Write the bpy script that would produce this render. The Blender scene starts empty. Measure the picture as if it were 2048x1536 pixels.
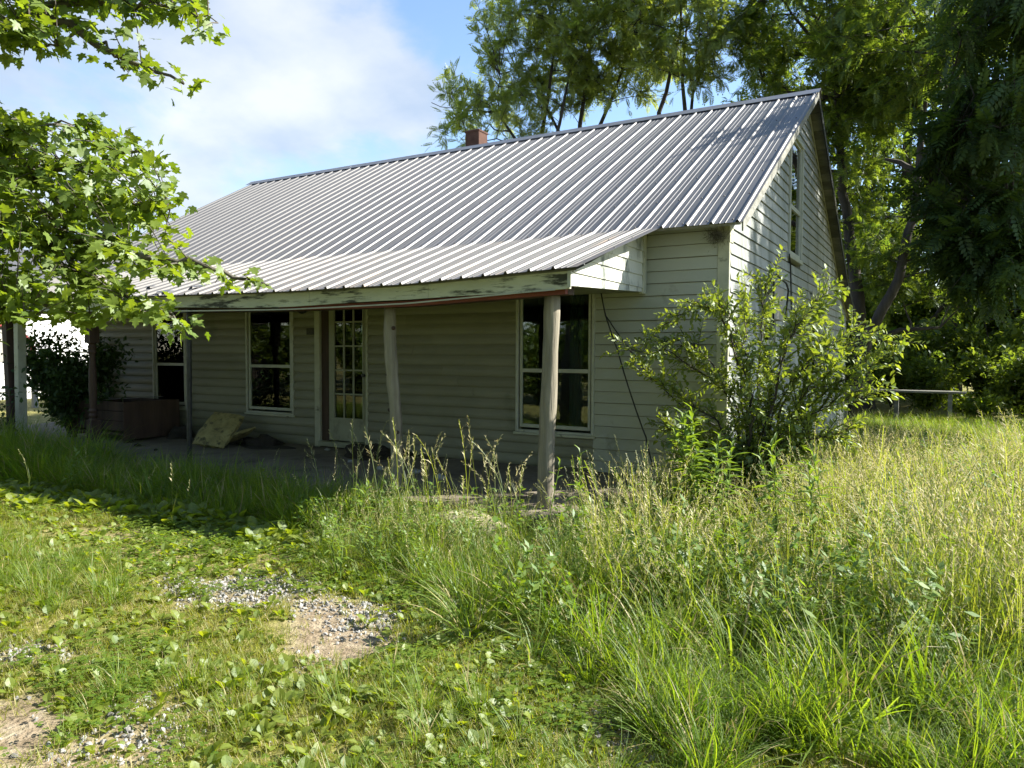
import bpy, bmesh, math, random
import numpy as np
from mathutils import Vector, Matrix, Euler

# ------------------------------------------------------------------ camera
YAW, PITCH, ROLL, FPX = math.radians(-30.25064), math.radians(-2.35113), math.radians(0.28117), 1475.456
CAM = np.array([1.872, -7.5, 1.3])
def cam_axes():
    cy, sy, cp, sp = math.cos(YAW), math.sin(YAW), math.cos(PITCH), math.sin(PITCH)
    fwd = np.array([sy*cp, cy*cp, sp]); right = np.array([cy, -sy, 0.0]); up = np.cross(right, fwd)
    c, s = math.cos(ROLL), math.sin(ROLL)
    return c*right + s*up, -s*right + c*up, fwd
CR, CU, CF = cam_axes()
def ray(x, y):
    return CR*((x-1024)/FPX) - CU*((y-768)/FPX) + CF
def hit(x, y, ax, val):
    d = ray(x, y); return CAM + d*((val-CAM[ax])/d[ax])
def at(x, y, dist):
    d = ray(x, y); return CAM + d/np.linalg.norm(d)*dist
def to_px(P):
    q = np.asarray(P)-CAM; w = q@CF
    return 1024+FPX*(q@CR)/w, 768-FPX*(q@CU)/w

scene = bpy.context.scene
cd = bpy.data.cameras.new('camera'); cam = bpy.data.objects.new('camera', cd); scene.collection.objects.link(cam)
cd.sensor_width = 36.0; cd.lens = FPX/2048*36; cd.clip_start = 0.05; cd.clip_end = 3000
cam.matrix_world = Matrix(((CR[0], CU[0], -CF[0], CAM[0]), (CR[1], CU[1], -CF[1], CAM[1]), (CR[2], CU[2], -CF[2], CAM[2]), (0, 0, 0, 1)))
scene.camera = cam

# ------------------------------------------------------------------ light
SUN_AZ, SUN_EL = math.radians(35), math.radians(38)      # azimuth from +x towards +y
S = Vector((math.cos(SUN_AZ)*math.cos(SUN_EL), math.sin(SUN_AZ)*math.cos(SUN_EL), math.sin(SUN_EL)))
world = bpy.data.worlds.new('World'); scene.world = world; world.use_nodes = True
def build_world():
    nt = world.node_tree; nt.nodes.clear(); N = nt.nodes.new; L = nt.links.new
    out = N('ShaderNodeOutputWorld'); bg = N('ShaderNodeBackground'); bg.inputs['Strength'].default_value = 0.085
    sky = N('ShaderNodeTexSky'); sky.sky_type = 'NISHITA'; sky.sun_disc = False
    sky.sun_elevation = SUN_EL; sky.sun_rotation = math.radians(90)-SUN_AZ
    sky.air_density = 1.0; sky.dust_density = 0.3; sky.ozone_density = 2.2
    tc = N('ShaderNodeTexCoord'); sep = N('ShaderNodeSeparateXYZ'); L(tc.outputs['Generated'], sep.inputs[0])
    add = N('ShaderNodeMath'); add.operation = 'ADD'; add.inputs[1].default_value = 0.35; L(sep.outputs['Z'], add.inputs[0])
    mx = N('ShaderNodeMath'); mx.operation = 'MAXIMUM'; mx.inputs[1].default_value = 0.2; L(add.outputs[0], mx.inputs[0])
    div = N('ShaderNodeVectorMath'); div.operation = 'DIVIDE'; com = N('ShaderNodeCombineXYZ')
    for i in range(3): L(mx.outputs[0], com.inputs[i])
    L(tc.outputs['Generated'], div.inputs[0]); L(com.outputs[0], div.inputs[1])
    mp = N('ShaderNodeMapping'); mp.inputs['Location'].default_value = CLOUD_OFF; L(div.outputs[0], mp.inputs[0])
    n1 = N('ShaderNodeTexNoise'); n1.inputs['Scale'].default_value = 1.15; n1.inputs['Detail'].default_value = 10; n1.inputs['Roughness'].default_value = 0.55; n1.inputs['Distortion'].default_value = 0.25
    L(mp.outputs[0], n1.inputs['Vector'])
    r1 = N('ShaderNodeValToRGB'); r1.color_ramp.elements[0].position = 0.49; r1.color_ramp.elements[1].position = 0.59
    r1.color_ramp.interpolation = 'EASE'; L(n1.outputs['Fac'], r1.inputs[0])
    n2 = N('ShaderNodeTexNoise'); n2.inputs['Scale'].default_value = 3.4; n2.inputs['Detail'].default_value = 6; L(mp.outputs[0], n2.inputs['Vector'])
    r2 = N('ShaderNodeValToRGB'); r2.color_ramp.elements[0].position = 0.35; r2.color_ramp.elements[0].color = (2.1, 2.5, 3.1, 1)
    r2.color_ramp.elements[1].position = 0.65; r2.color_ramp.elements[1].color = (3.55, 3.65, 3.75, 1); L(n2.outputs['Fac'], r2.inputs[0])
    fac = N('ShaderNodeMath'); fac.operation = 'MULTIPLY'; fac.inputs[1].default_value = 0.84; L(r1.outputs[0], fac.inputs[0])
    mix = N('ShaderNodeMix'); mix.data_type = 'RGBA'; L(fac.outputs[0], mix.inputs['Factor']); L(sky.outputs[0], mix.inputs['A']); L(r2.outputs[0], mix.inputs['B'])
    L(mix.outputs['Result'], bg.inputs['Color']); L(bg.outputs[0], out.inputs[0])
CLOUD_OFF = (1.58, 0.37, 0.4)
build_world()
sl = bpy.data.lights.new('sun', 'SUN'); sl.energy = 4.6; sl.angle = math.radians(0.55); sl.color = (1.0, 0.95, 0.85)
so = bpy.data.objects.new('sun', sl); scene.collection.objects.link(so); so.rotation_euler = S.to_track_quat('Z', 'Y').to_euler()
so.location = (20, 15, 25)
scene.view_settings.view_transform = 'Standard'; scene.view_settings.look = 'None'; scene.view_settings.gamma = 1.0
scene.view_settings.use_curve_mapping = False
scene.view_settings.exposure = 1.8
scene.render.engine = 'CYCLES'
scene.cycles.max_bounces = 5; scene.cycles.diffuse_bounces = 2; scene.cycles.glossy_bounces = 2; scene.cycles.transmission_bounces = 4; scene.cycles.transparent_max_bounces = 8

# ------------------------------------------------------------------ materials
MATS = {}
def _nt(name):
    m = bpy.data.materials.new(name); m.use_nodes = True; nt = m.node_tree; nt.nodes.clear()
    MATS[name] = m; return m, nt, nt.nodes.new, nt.links.new
def ramp(N, stops):
    r = N('ShaderNodeValToRGB'); e = r.color_ramp.elements
    while len(e) < len(stops): e.new(0.5)
    for i, (p, c) in enumerate(stops):
        e[i].position = p; e[i].color = (*c, 1) if len(c) == 3 else c
    return r
def surf(name, stops, scale=6, stretch=(1, 1, 1), detail=6, rough=0.8, metallic=0.0, bump=0.3, bscale=None, island=0.0,
         stain=None, stain_scale=2.0, stain_stretch=(1, 1, 1), stain_lo=0.5, stain_hi=0.7, spec=0.4, obj_rand=0.0):
    m, nt, N, L = _nt(name)
    out = N('ShaderNodeOutputMaterial'); b = N('ShaderNodeBsdfPrincipled'); L(b.outputs[0], out.inputs[0])
    b.inputs['Roughness'].default_value = rough; b.inputs['Metallic'].default_value = metallic
    b.inputs['Specular IOR Level'].default_value = spec
    geo = N('ShaderNodeNewGeometry'); mp = N('ShaderNodeMapping'); mp.inputs['Scale'].default_value = stretch
    L(geo.outputs['Position'], mp.inputs[0])
    n = N('ShaderNodeTexNoise'); n.inputs['Scale'].default_value = scale; n.inputs['Detail'].default_value = detail
    n.inputs['Roughness'].default_value = 0.62; L(mp.outputs[0], n.inputs['Vector'])
    r = ramp(N, stops); fac = n.outputs['Fac']
    if obj_rand:
        oi = N('ShaderNodeObjectInfo'); ma = N('ShaderNodeMath'); ma.operation = 'MULTIPLY_ADD'
        ma.inputs[1].default_value = obj_rand; L(oi.outputs['Random'], ma.inputs[0]); sb = N('ShaderNodeMath'); sb.operation = 'SUBTRACT'
        sb.inputs[1].default_value = obj_rand*0.5; L(fac, sb.inputs[0]); L(sb.outputs[0], ma.inputs[2]); fac = ma.outputs[0]
    if island:
        ma = N('ShaderNodeMath'); ma.operation = 'MULTIPLY_ADD'; ma.inputs[1].default_value = island
        L(geo.outputs['Random Per Island'], ma.inputs[0]); sb = N('ShaderNodeMath'); sb.operation = 'SUBTRACT'
        sb.inputs[1].default_value = island*0.5; L(fac, sb.inputs[0]); L(sb.outputs[0], ma.inputs[2]); fac = ma.outputs[0]
    L(fac, r.inputs[0]); col = r.outputs[0]
    if stain is not None:
        mp2 = N('ShaderNodeMapping'); mp2.inputs['Scale'].default_value = stain_stretch; L(geo.outputs['Position'], mp2.inputs[0])
        n2 = N('ShaderNodeTexNoise'); n2.inputs['Scale'].default_value = stain_scale; n2.inputs['Detail'].default_value = 7; n2.inputs['Roughness'].default_value = 0.65
        L(mp2.outputs[0], n2.inputs['Vector'])
        rr = ramp(N, [(stain_lo, (0, 0, 0)), (stain_hi, (1, 1, 1))]); L(n2.outputs['Fac'], rr.inputs[0])
        mx = N('ShaderNodeMix'); mx.data_type = 'RGBA'; L(rr.outputs[0], mx.inputs['Factor']); L(col, mx.inputs['A']); mx.inputs['B'].default_value = (*stain, 1)
        col = mx.outputs['Result']
    L(col, b.inputs['Base Color'])
    if bump:
        n3 = N('ShaderNodeTexNoise'); n3.inputs['Scale'].default_value = bscale or scale*4; n3.inputs['Detail'].default_value = 5
        L(mp.outputs[0], n3.inputs['Vector']); bp = N('ShaderNodeBump'); bp.inputs['Strength'].default_value = bump; bp.inputs['Distance'].default_value = 0.01
        L(n3.outputs['Fac'], bp.inputs['Height']); L(bp.outputs[0], b.inputs['Normal'])
    return m
def leaf(name, a, b, trans=0.45, ta=None, gloss=0.06, nscale=0.8, grough=0.55):
    """two leaf colours mixed per leaf and by clump; light passes through"""
    m, nt, N, L = _nt(name)
    out = N('ShaderNodeOutputMaterial'); geo = N('ShaderNodeNewGeometry')
    n = N('ShaderNodeTexNoise'); n.inputs['Scale'].default_value = nscale; n.inputs['Detail'].default_value = 2; L(geo.outputs['Position'], n.inputs['Vector'])
    ad = N('ShaderNodeMath'); ad.operation = 'ADD'; L(geo.outputs['Random Per Island'], ad.inputs[0]); L(n.outputs['Fac'], ad.inputs[1])
    ma = N('ShaderNodeMath'); ma.operation = 'MULTIPLY_ADD'; ma.inputs[1].default_value = 0.8; ma.inputs[2].default_value = -0.3; ma.use_clamp = True; L(ad.outputs[0], ma.inputs[0])
    mx = N('ShaderNodeMix'); mx.data_type = 'RGBA'; L(ma.outputs[0], mx.inputs['Factor']); mx.inputs['A'].default_value = (*a, 1); mx.inputs['B'].default_value = (*b, 1)
    d = N('ShaderNodeBsdfDiffuse'); L(mx.outputs['Result'], d.inputs['Color'])
    t = N('ShaderNodeBsdfTranslucent')
    hs = N('ShaderNodeMix'); hs.data_type = 'RGBA'; hs.blend_type = 'MULTIPLY'; hs.inputs['Factor'].default_value = 1.0
    L(mx.outputs['Result'], hs.inputs['A']); hs.inputs['B'].default_value = (*(ta or (1.9, 1.75, 0.7)), 1); L(hs.outputs['Result'], t.inputs['Color'])
    s1 = N('ShaderNodeMixShader'); s1.inputs[0].default_value = trans; L(d.outputs[0], s1.inputs[1]); L(t.outputs[0], s1.inputs[2])
    g = N('ShaderNodeBsdfGlossy'); g.inputs['Roughness'].default_value = grough; g.inputs['Color'].default_value = (0.9, 0.95, 1, 1)
    s2 = N('ShaderNodeMixShader'); s2.inputs[0].default_value = gloss*0.55; L(s1.outputs[0], s2.inputs[1]); L(g.outputs[0], s2.inputs[2])
    L(s2.outputs[0], out.inputs[0]); return m
def glass(name, tint=(0.75, 0.85, 0.82)):
    m, nt, N, L = _nt(name)
    out = N('ShaderNodeOutputMaterial'); tr = N('ShaderNodeBsdfTransparent'); tr.inputs[0].default_value = (*tint, 1)
    g = N('ShaderNodeBsdfGlossy'); g.inputs['Roughness'].default_value = 0.02
    geo = N('ShaderNodeNewGeometry'); n = N('ShaderNodeTexNoise'); n.inputs['Scale'].default_value = 2.5; L(geo.outputs['Position'], n.inputs['Vector'])
    bp = N('ShaderNodeBump'); bp.inputs['Strength'].default_value = 0.06; bp.inputs['Distance'].default_value = 0.02; L(n.outputs['Fac'], bp.inputs['Height']); L(bp.outputs[0], g.inputs['Normal'])
    fr = N('ShaderNodeFresnel'); fr.inputs[0].default_value = 1.5
    mx = N('ShaderNodeMath'); mx.operation = 'MULTIPLY_ADD'; mx.inputs[1].default_value = 1.3; mx.inputs[2].default_value = 0.02; L(fr.outputs[0], mx.inputs[0])
    s = N('ShaderNodeMixShader'); L(mx.outputs[0], s.inputs[0]); L(tr.outputs[0], s.inputs[1]); L(g.outputs[0], s.inputs[2]); L(s.outputs[0], out.inputs[0])
    return m

surf('vinyl_shaded_olive', [(0.3, (0.18, 0.176, 0.122)), (0.7, (0.24, 0.236, 0.168))], scale=1.6, rough=0.55, bump=0.1, bscale=90, stretch=(0.6, 1, 1),
     stain=(0.10, 0.11, 0.07), stain_scale=1.1, stain_lo=0.60, stain_hi=0.80, obj_rand=0.25)  # olive-stained front siding, with porch shade also put into the colour
surf('vinyl_unshaded', [(0.3, (0.33, 0.345, 0.29)), (0.7, (0.40, 0.415, 0.355))], scale=1.6, rough=0.55, bump=0.1, bscale=90, stretch=(0.6, 1, 1),
     stain=(0.12, 0.135, 0.10), stain_scale=2.2, stain_lo=0.60, stain_hi=0.76, obj_rand=0.25)  # same siding in the open: lighter, without porch shade in its colour
surf('vinyl_gable', [(0.3, (0.31, 0.325, 0.315)), (0.7, (0.40, 0.415, 0.40))], scale=1.2, rough=0.5, bump=0.1, bscale=90, stretch=(1, 1, 0.5),
     stain=(0.13, 0.15, 0.125), stain_scale=1.4, stain_stretch=(1, 2.4, 0.32), stain_lo=0.45, stain_hi=0.68, obj_rand=0.2)
surf('vinyl_end', [(0.3, (0.50, 0.50, 0.44)), (0.7, (0.64, 0.64, 0.57))], scale=3, rough=0.5, bump=0.1, bscale=90,
     stain=(0.13, 0.15, 0.13), stain_scale=3.2, stain_stretch=(1, 1.5, 0.8), stain_lo=0.52, stain_hi=0.66)
surf('trim_paint', [(0.35, (0.36, 0.36, 0.27)), (0.7, (0.48, 0.48, 0.37))], scale=5, rough=0.6, bump=0.2, stain=(0.10, 0.10, 0.07), stain_scale=7, stain_lo=0.60, stain_hi=0.72)
surf('door_paint', [(0.3, (0.25, 0.255, 0.18)), (0.7, (0.33, 0.335, 0.245))], scale=4, rough=0.6, bump=0.1, stain=(0.13, 0.12, 0.08), stain_scale=5, stain_lo=0.55, stain_hi=0.75)
surf('window_white', [(0.35, (0.36, 0.37, 0.31)), (0.7, (0.46, 0.47, 0.40))], scale=5, rough=0.5, bump=0.1, stain=(0.15, 0.15, 0.11), stain_scale=9, stain_lo=0.62, stain_hi=0.75)
surf('fascia_paint', [(0.35, (0.42, 0.43, 0.32)), (0.7, (0.55, 0.56, 0.43))], scale=5, rough=0.75, bump=0.6, bscale=30, stretch=(0.35, 1, 1),
     stain=(0.045, 0.048, 0.035), stain_scale=4.5, stain_stretch=(0.5, 1, 3.0), stain_lo=0.50, stain_hi=0.60)
surf('red_paint', [(0.35, (0.14, 0.035, 0.025)), (0.7, (0.22, 0.06, 0.04))], scale=8, rough=0.7, bump=0.3, stretch=(0.3, 1, 1))
surf('weathered_wood', [(0.3, (0.13, 0.115, 0.085)), (0.55, (0.25, 0.225, 0.17)), (0.75, (0.36, 0.33, 0.26))], scale=14, stretch=(1, 1, 0.09), rough=0.9, bump=0.8, bscale=40)
surf('weathered_plank', [(0.3, (0.10, 0.10, 0.085)), (0.6, (0.19, 0.19, 0.165)), (0.8, (0.27, 0.265, 0.235))], scale=10, stretch=(0.3, 0.3, 1), rough=0.9, bump=0.8, bscale=40, obj_rand=0.35)
surf('brown_wood', [(0.3, (0.035, 0.021, 0.015)), (0.7, (0.08, 0.048, 0.034))], scale=9, stretch=(1, 1, 0.15), rough=0.75, bump=0.5)
surf('plywood', [(0.3, (0.05, 0.030, 0.021)), (0.7, (0.09, 0.056, 0.04))], scale=6, stretch=(1, 1, 0.2), rough=0.85, bump=0.4)
surf('dark_metal', [(0.3, (0.02, 0.022, 0.022)), (0.7, (0.05, 0.05, 0.05))], scale=10, rough=0.5, bump=0.2, metallic=0.3)
surf('black_rubber', [(0.3, (0.012, 0.012, 0.012)), (0.7, (0.025, 0.025, 0.025))], scale=10, rough=0.6, bump=0)
surf('roof_metal', [(0.3, (0.100, 0.098, 0.098)), (0.55, (0.113, 0.111, 0.110)), (0.75, (0.128, 0.126, 0.123))], scale=3.0, stretch=(2.0, 0.5, 0.5), rough=0.46, metallic=0.28, bump=0.04, bscale=120, spec=0.5, obj_rand=0.10)
surf('porch_metal', [(0.3, (0.088, 0.085, 0.081)), (0.55, (0.104, 0.100, 0.095)), (0.75, (0.122, 0.117, 0.110))], scale=2.5, stretch=(2.0, 0.6, 0.5), rough=0.5, metallic=0.2, bump=0.04, bscale=120, spec=0.5, obj_rand=0.14,
     stain=(0.22, 0.17, 0.12), stain_scale=2.2, stain_stretch=(3.0, 0.4, 1), stain_lo=0.56, stain_hi=0.75)
surf('ridge_metal', [(0.3, (0.17, 0.17, 0.175)), (0.7, (0.23, 0.23, 0.235))], scale=4, rough=0.4, metallic=0.5, bump=0.05)
surf('torn_metal', [(0.3, (0.10, 0.11, 0.12)), (0.7, (0.2, 0.21, 0.22))], scale=12, rough=0.55, metallic=0.5, bump=0.5)
surf('screw', [(0.3, (0.035, 0.033, 0.03)), (0.7, (0.06, 0.055, 0.05))], rough=0.6, bump=0)
surf('chimney_rust', [(0.3, (0.06, 0.028, 0.020)), (0.7, (0.11, 0.055, 0.04))], scale=9, rough=0.9, bump=0.5)
surf('concrete', [(0.3, (0.12, 0.098, 0.068)), (0.55, (0.165, 0.138, 0.10)), (0.75, (0.215, 0.185, 0.14))], scale=2.2, rough=0.95, bump=0.5, bscale=24, stain=(0.06, 0.05, 0.035), stain_scale=1.7, stain_lo=0.52, stain_hi=0.7)
surf('interior', [(0.3, (0.07, 0.075, 0.075)), (0.7, (0.11, 0.115, 0.11))], scale=1.5, rough=0.95, bump=0)
surf('curtain', [(0.3, (0.05, 0.085, 0.07)), (0.7, (0.09, 0.14, 0.115))], scale=3, stretch=(8, 1, 0.2), rough=0.95, bump=0.3)
surf('foam', [(0.3, (0.20, 0.17, 0.07)), (0.6, (0.36, 0.31, 0.13)), (0.8, (0.44, 0.39, 0.20))], scale=7, rough=0.98, bump=0.9, bscale=40, stain=(0.09, 0.08, 0.045), stain_scale=9, stain_lo=0.52, stain_hi=0.64)
surf('cloth_beige', [(0.3, (0.16, 0.14, 0.10)), (0.7, (0.26, 0.23, 0.17))], scale=7, rough=0.98, bump=0.6)
surf('dark_soil', [(0.3, (0.018, 0.014, 0.010)), (0.7, (0.05, 0.04, 0.028))], scale=20, rough=1, bump=1.0, bscale=60)
surf('dark_cloth', [(0.3, (0.022, 0.019, 0.016)), (0.7, (0.05, 0.042, 0.034))], scale=9, rough=1, bump=0.5)
surf('plaque', [(0.3, (0.03, 0.028, 0.02)), (0.7, (0.06, 0.055, 0.04))], scale=60, rough=0.7, bump=0.2)
surf('white_plastic', [(0.3, (0.55, 0.60, 0.62)), (0.7, (0.75, 0.79, 0.80))], scale=14, rough=0.5, bump=0.4)
surf('nest', [(0.3, (0.06, 0.055, 0.045)), (0.7, (0.20, 0.19, 0.16))], scale=60, rough=1, bump=1, island=0.4)
surf('bark', [(0.3, (0.025, 0.021, 0.016)), (0.6, (0.06, 0.052, 0.042)), (0.8, (0.10, 0.09, 0.075))], scale=9, stretch=(1, 1, 0.25), rough=0.95, bump=1.0, bscale=28)
surf('bark_maple', [(0.3, (0.05, 0.045, 0.035)), (0.6, (0.11, 0.10, 0.08)), (0.8, (0.18, 0.165, 0.14))], scale=9, stretch=(1, 1, 0.4), rough=0.95, bump=0.8, bscale=28)
surf('white_siding', [(0.3, (0.72, 0.73, 0.72)), (0.7, (0.80, 0.81, 0.80))], scale=1, rough=0.5, bump=0.1)
surf('carport_metal', [(0.3, (0.27, 0.26, 0.23)), (0.7, (0.36, 0.35, 0.31))], scale=3, rough=0.6, bump=0.1)
surf('carport_red', [(0.3, (0.30, 0.045, 0.05)), (0.7, (0.42, 0.07, 0.07))], scale=3, rough=0.45, bump=0.05)
surf('stone', [(0.3, (0.12, 0.115, 0.105)), (0.5, (0.21, 0.205, 0.195)), (0.75, (0.32, 0.315, 0.30))], scale=9, rough=0.9, bump=0.5, bscale=50, island=0.5, obj_rand=0.5)
surf('tan_stone', [(0.3, (0.30, 0.26, 0.17)), (0.7, (0.48, 0.43, 0.30))], scale=9, rough=0.95, bump=0.8, bscale=50)
surf('dead_straw', [(0.3, (0.30, 0.25, 0.13)), (0.7, (0.46, 0.40, 0.24))], scale=9, rough=0.95, bump=0, island=0.5, obj_rand=0.3)
glass('pane_glass')

leaf('maple_leaf', (0.085, 0.15, 0.016), (0.175, 0.235, 0.024), trans=0.5, gloss=0.07, nscale=1.5)
leaf('walnut_leaf', (0.105, 0.16, 0.036), (0.205, 0.25, 0.054), trans=0.56, gloss=0.07, nscale=0.6)
leaf('wood_leaf', (0.05, 0.098, 0.018), (0.145, 0.195, 0.028), trans=0.56, gloss=0.05, nscale=0.5)
leaf('shaded_leaf', (0.024, 0.050, 0.012), (0.060, 0.100, 0.018), trans=0.34, gloss=0.04, nscale=0.6)  # bough leaves darkened: the crown's own shade is put into the colour
leaf('shrub_leaf', (0.095, 0.15, 0.024), (0.2, 0.25, 0.036), trans=0.42, gloss=0.09, nscale=2.5)
leaf('weed_leaf', (0.08, 0.16, 0.018), (0.17, 0.24, 0.03), trans=0.45, gloss=0.07, nscale=2.5)
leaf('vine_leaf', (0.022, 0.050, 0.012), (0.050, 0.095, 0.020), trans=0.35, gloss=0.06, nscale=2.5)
leaf('grass_tall', (0.09, 0.15, 0.018), (0.22, 0.245, 0.055), trans=0.55, ta=(2.0, 1.85, 0.75), gloss=0.06, nscale=1.6)
leaf('grass_lush', (0.08, 0.16, 0.012), (0.19, 0.25, 0.026), trans=0.55, ta=(2.0, 1.85, 0.75), gloss=0.045, nscale=1.3)
leaf('grass_lawn', (0.135, 0.18, 0.016), (0.26, 0.27, 0.038), trans=0.55, ta=(2.0, 1.85, 0.75), gloss=0.05, nscale=1.1)
leaf('broad_leaf', (0.105, 0.17, 0.014), (0.205, 0.25, 0.02), trans=0.55, ta=(2.0, 1.85, 0.75), gloss=0.07, nscale=1.5)
leaf('seed_head', (0.4, 0.36, 0.18), (0.56, 0.51, 0.31), trans=0.35, ta=(1.2, 1.15, 0.9), gloss=0.03, nscale=3)
leaf('dry_blade', (0.26, 0.22, 0.085), (0.4, 0.34, 0.17), trans=0.35, ta=(1.2, 1.15, 0.9), gloss=0.04, nscale=3)
leaf('petal', (0.6, 0.6, 0.55), (0.75, 0.75, 0.7), trans=0.3, ta=(1, 1, 1), gloss=0.02)

# ------------------------------------------------------------------ helpers
COL = scene.collection
def link(o, parent=None, coll=None):
    (coll or COL).objects.link(o)
    if parent is not None: o.parent = parent
    return o
def tag(o, label=None, cat=None, group=None, kind=None):
    if label: o['label'] = label
    if cat: o['category'] = cat
    if group: o['group'] = group
    if kind: o['kind'] = kind
    return o
def thing(name, label, cat, loc=(0, 0, 0), group=None):
    o = bpy.data.objects.new(name, None); o.location = loc; o.empty_display_size = 0.3; link(o); bpy.context.view_layer.update() if False else None
    o.matrix_world = Matrix.Translation(loc)
    return tag(o, label, cat, group)
def np_mesh(name, V, faces, mats, midx=None, smooth=False):
    """V (n,3); faces: list of int arrays (k, m) of m-gons"""
    me = bpy.data.meshes.new(name); V = np.asarray(V, dtype=np.float32)
    faces = [np.asarray(f, dtype=np.int32) for f in faces if len(f)]
    loops = np.concatenate([f.ravel() for f in faces]); tot = np.concatenate([np.full(len(f), f.shape[1], np.int32) for f in faces])
    start = np.concatenate([[0], np.cumsum(tot)[:-1]]).astype(np.int32)
    me.vertices.add(len(V)); me.vertices.foreach_set('co', V.ravel())
    me.loops.add(len(loops)); me.loops.foreach_set('vertex_index', loops)
    me.polygons.add(len(tot)); me.polygons.foreach_set('loop_start', start)
    for m in (mats if isinstance(mats, (list, tuple)) else [mats]): me.materials.append(MATS[m])
    if midx is not None: me.polygons.foreach_set('material_index', np.asarray(midx, dtype=np.int32))
    if smooth: me.polygons.foreach_set('use_smooth', np.ones(len(tot), dtype=bool))
    me.update(calc_edges=True); me.validate(); return me
class MB:
    """collects polygons, builds one mesh object"""
    def __init__(s): s.v = []; s.f = []; s.m = []
    def poly(s, pts, m=0):
        b = len(s.v); s.v += [tuple(p) for p in pts]; s.f.append(tuple(range(b, b+len(pts)))); s.m.append(m)
    def add(s, pts, faces, m=0):
        b = len(s.v); s.v += [tuple(p) for p in pts]
        for f in faces: s.f.append(tuple(b+i for i in f)); s.m.append(m)
    def box(s, x0, x1, y0, y1, z0, z1, m=0):
        s.add([(x0, y0, z0), (x1, y0, z0), (x1, y1, z0), (x0, y1, z0), (x0, y0, z1), (x1, y0, z1), (x1, y1, z1), (x0, y1, z1)],
              [(0, 3, 2, 1), (4, 5, 6, 7), (0, 1, 5, 4), (1, 2, 6, 5), (2, 3, 7, 6), (3, 0, 4, 7)], m)
    def prism(s, prof, axis_a, axis_b, m=0):
        """prof list of 3d points at a, same moved by vector: ends capped"""
        n = len(prof); a = [Vector(p)+Vector(axis_a) for p in prof]; b = [Vector(p)+Vector(axis_b) for p in prof]
        s.add(a+b, [tuple(range(n-1, -1, -1)), tuple(range(n, 2*n))]+[(i, (i+1) % n, n+(i+1) % n, n+i) for i in range(n)], m)
    def tube(s, pts, rad, sides=6, m=0, cap=True):
        pts = [Vector(p) for p in pts]; n = len(pts); b = len(s.v)
        ref = Vector((0.31, 0.87, 0.39))
        for i, p in enumerate(pts):
            t = (pts[min(i+1, n-1)]-pts[max(i-1, 0)]).normalized()
            u = t.cross(ref)
            if u.length < 1e-3: u = t.cross(Vector((1, 0, 0)))
            u.normalize(); w = t.cross(u); r = rad[i] if isinstance(rad, (list, tuple)) else rad
            for k in range(sides):
                a = 2*math.pi*k/sides; s.v.append(tuple(p+u*(r*math.cos(a))+w*(r*math.sin(a))))
        for i in range(n-1):
            for k in range(sides):
                a = b+i*sides+k; c = b+i*sides+(k+1) % sides
                s.f.append((a, c, c+sides, a+sides)); s.m.append(m)
        if cap:
            s.f.append(tuple(b+k for k in range(sides-1, -1, -1))); s.m.append(m)
            s.f.append(tuple(b+(n-1)*sides+k for k in range(sides))); s.m.append(m)
    def mesh(s, name, mats, smooth=False):
        me = bpy.data.meshes.new(name); me.from_pydata(s.v, [], s.f)
        for m in (mats if isinstance(mats, (list, tuple)) else [mats]): me.materials.append(MATS[m])
        me.polygons.foreach_set('material_index', s.m)
        if smooth: me.polygons.foreach_set('use_smooth', [True]*len(s.f))
        me.update(); return me
    def build(s, name, mats, parent=None, smooth=False, coll=None, world_origin=True):
        o = bpy.data.objects.new(name, s.mesh(name, mats, smooth)); link(o, None, coll)
        if parent is not None:
            o.parent = parent; o.matrix_parent_inverse = Matrix.Translation(-root_loc(parent))
        return o
def root_loc(o):
    v = Vector((0, 0, 0))
    while o is not None:
        v += Vector(o.location); v += o.matrix_parent_inverse.translation; o = o.parent
    return v
def bevel(o, w=0.006, seg=1):
    m = o.modifiers.new('bevel', 'BEVEL'); m.width = w; m.segments = seg; m.limit_method = 'ANGLE'; return o
def nrm(a): return a/np.maximum(np.linalg.norm(a, axis=-1, keepdims=True), 1e-9)
def frames(d, up):
    """per-row rotation matrices: local y along d, local z close to up"""
    d = nrm(d); x = nrm(np.cross(d, up)); z = np.cross(x, d); return np.stack([x, d, z], axis=2)
def stamp(T, TF, pos, R, sc):
    """copies template verts T with faces TF to rows of pos/R/sc"""
    n = len(pos); V = np.einsum('nij,kj->nki', R, T)*np.asarray(sc).reshape(-1, 1, 1)+pos[:, None, :]
    off = (np.arange(n)*len(T))[:, None, None]
    return V.reshape(-1, 3), [(np.asarray(f)[None]+off).reshape(-1, np.asarray(f).shape[1]) for f in TF]
def join(parts):
    V = []; F = {}; off = 0
    for v, fs in parts:
        V.append(v)
        for f in fs: F.setdefault(f.shape[1], []).append(f+off)
        off += len(v)
    return np.concatenate(V), [np.concatenate(F[k]) for k in F]

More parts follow.
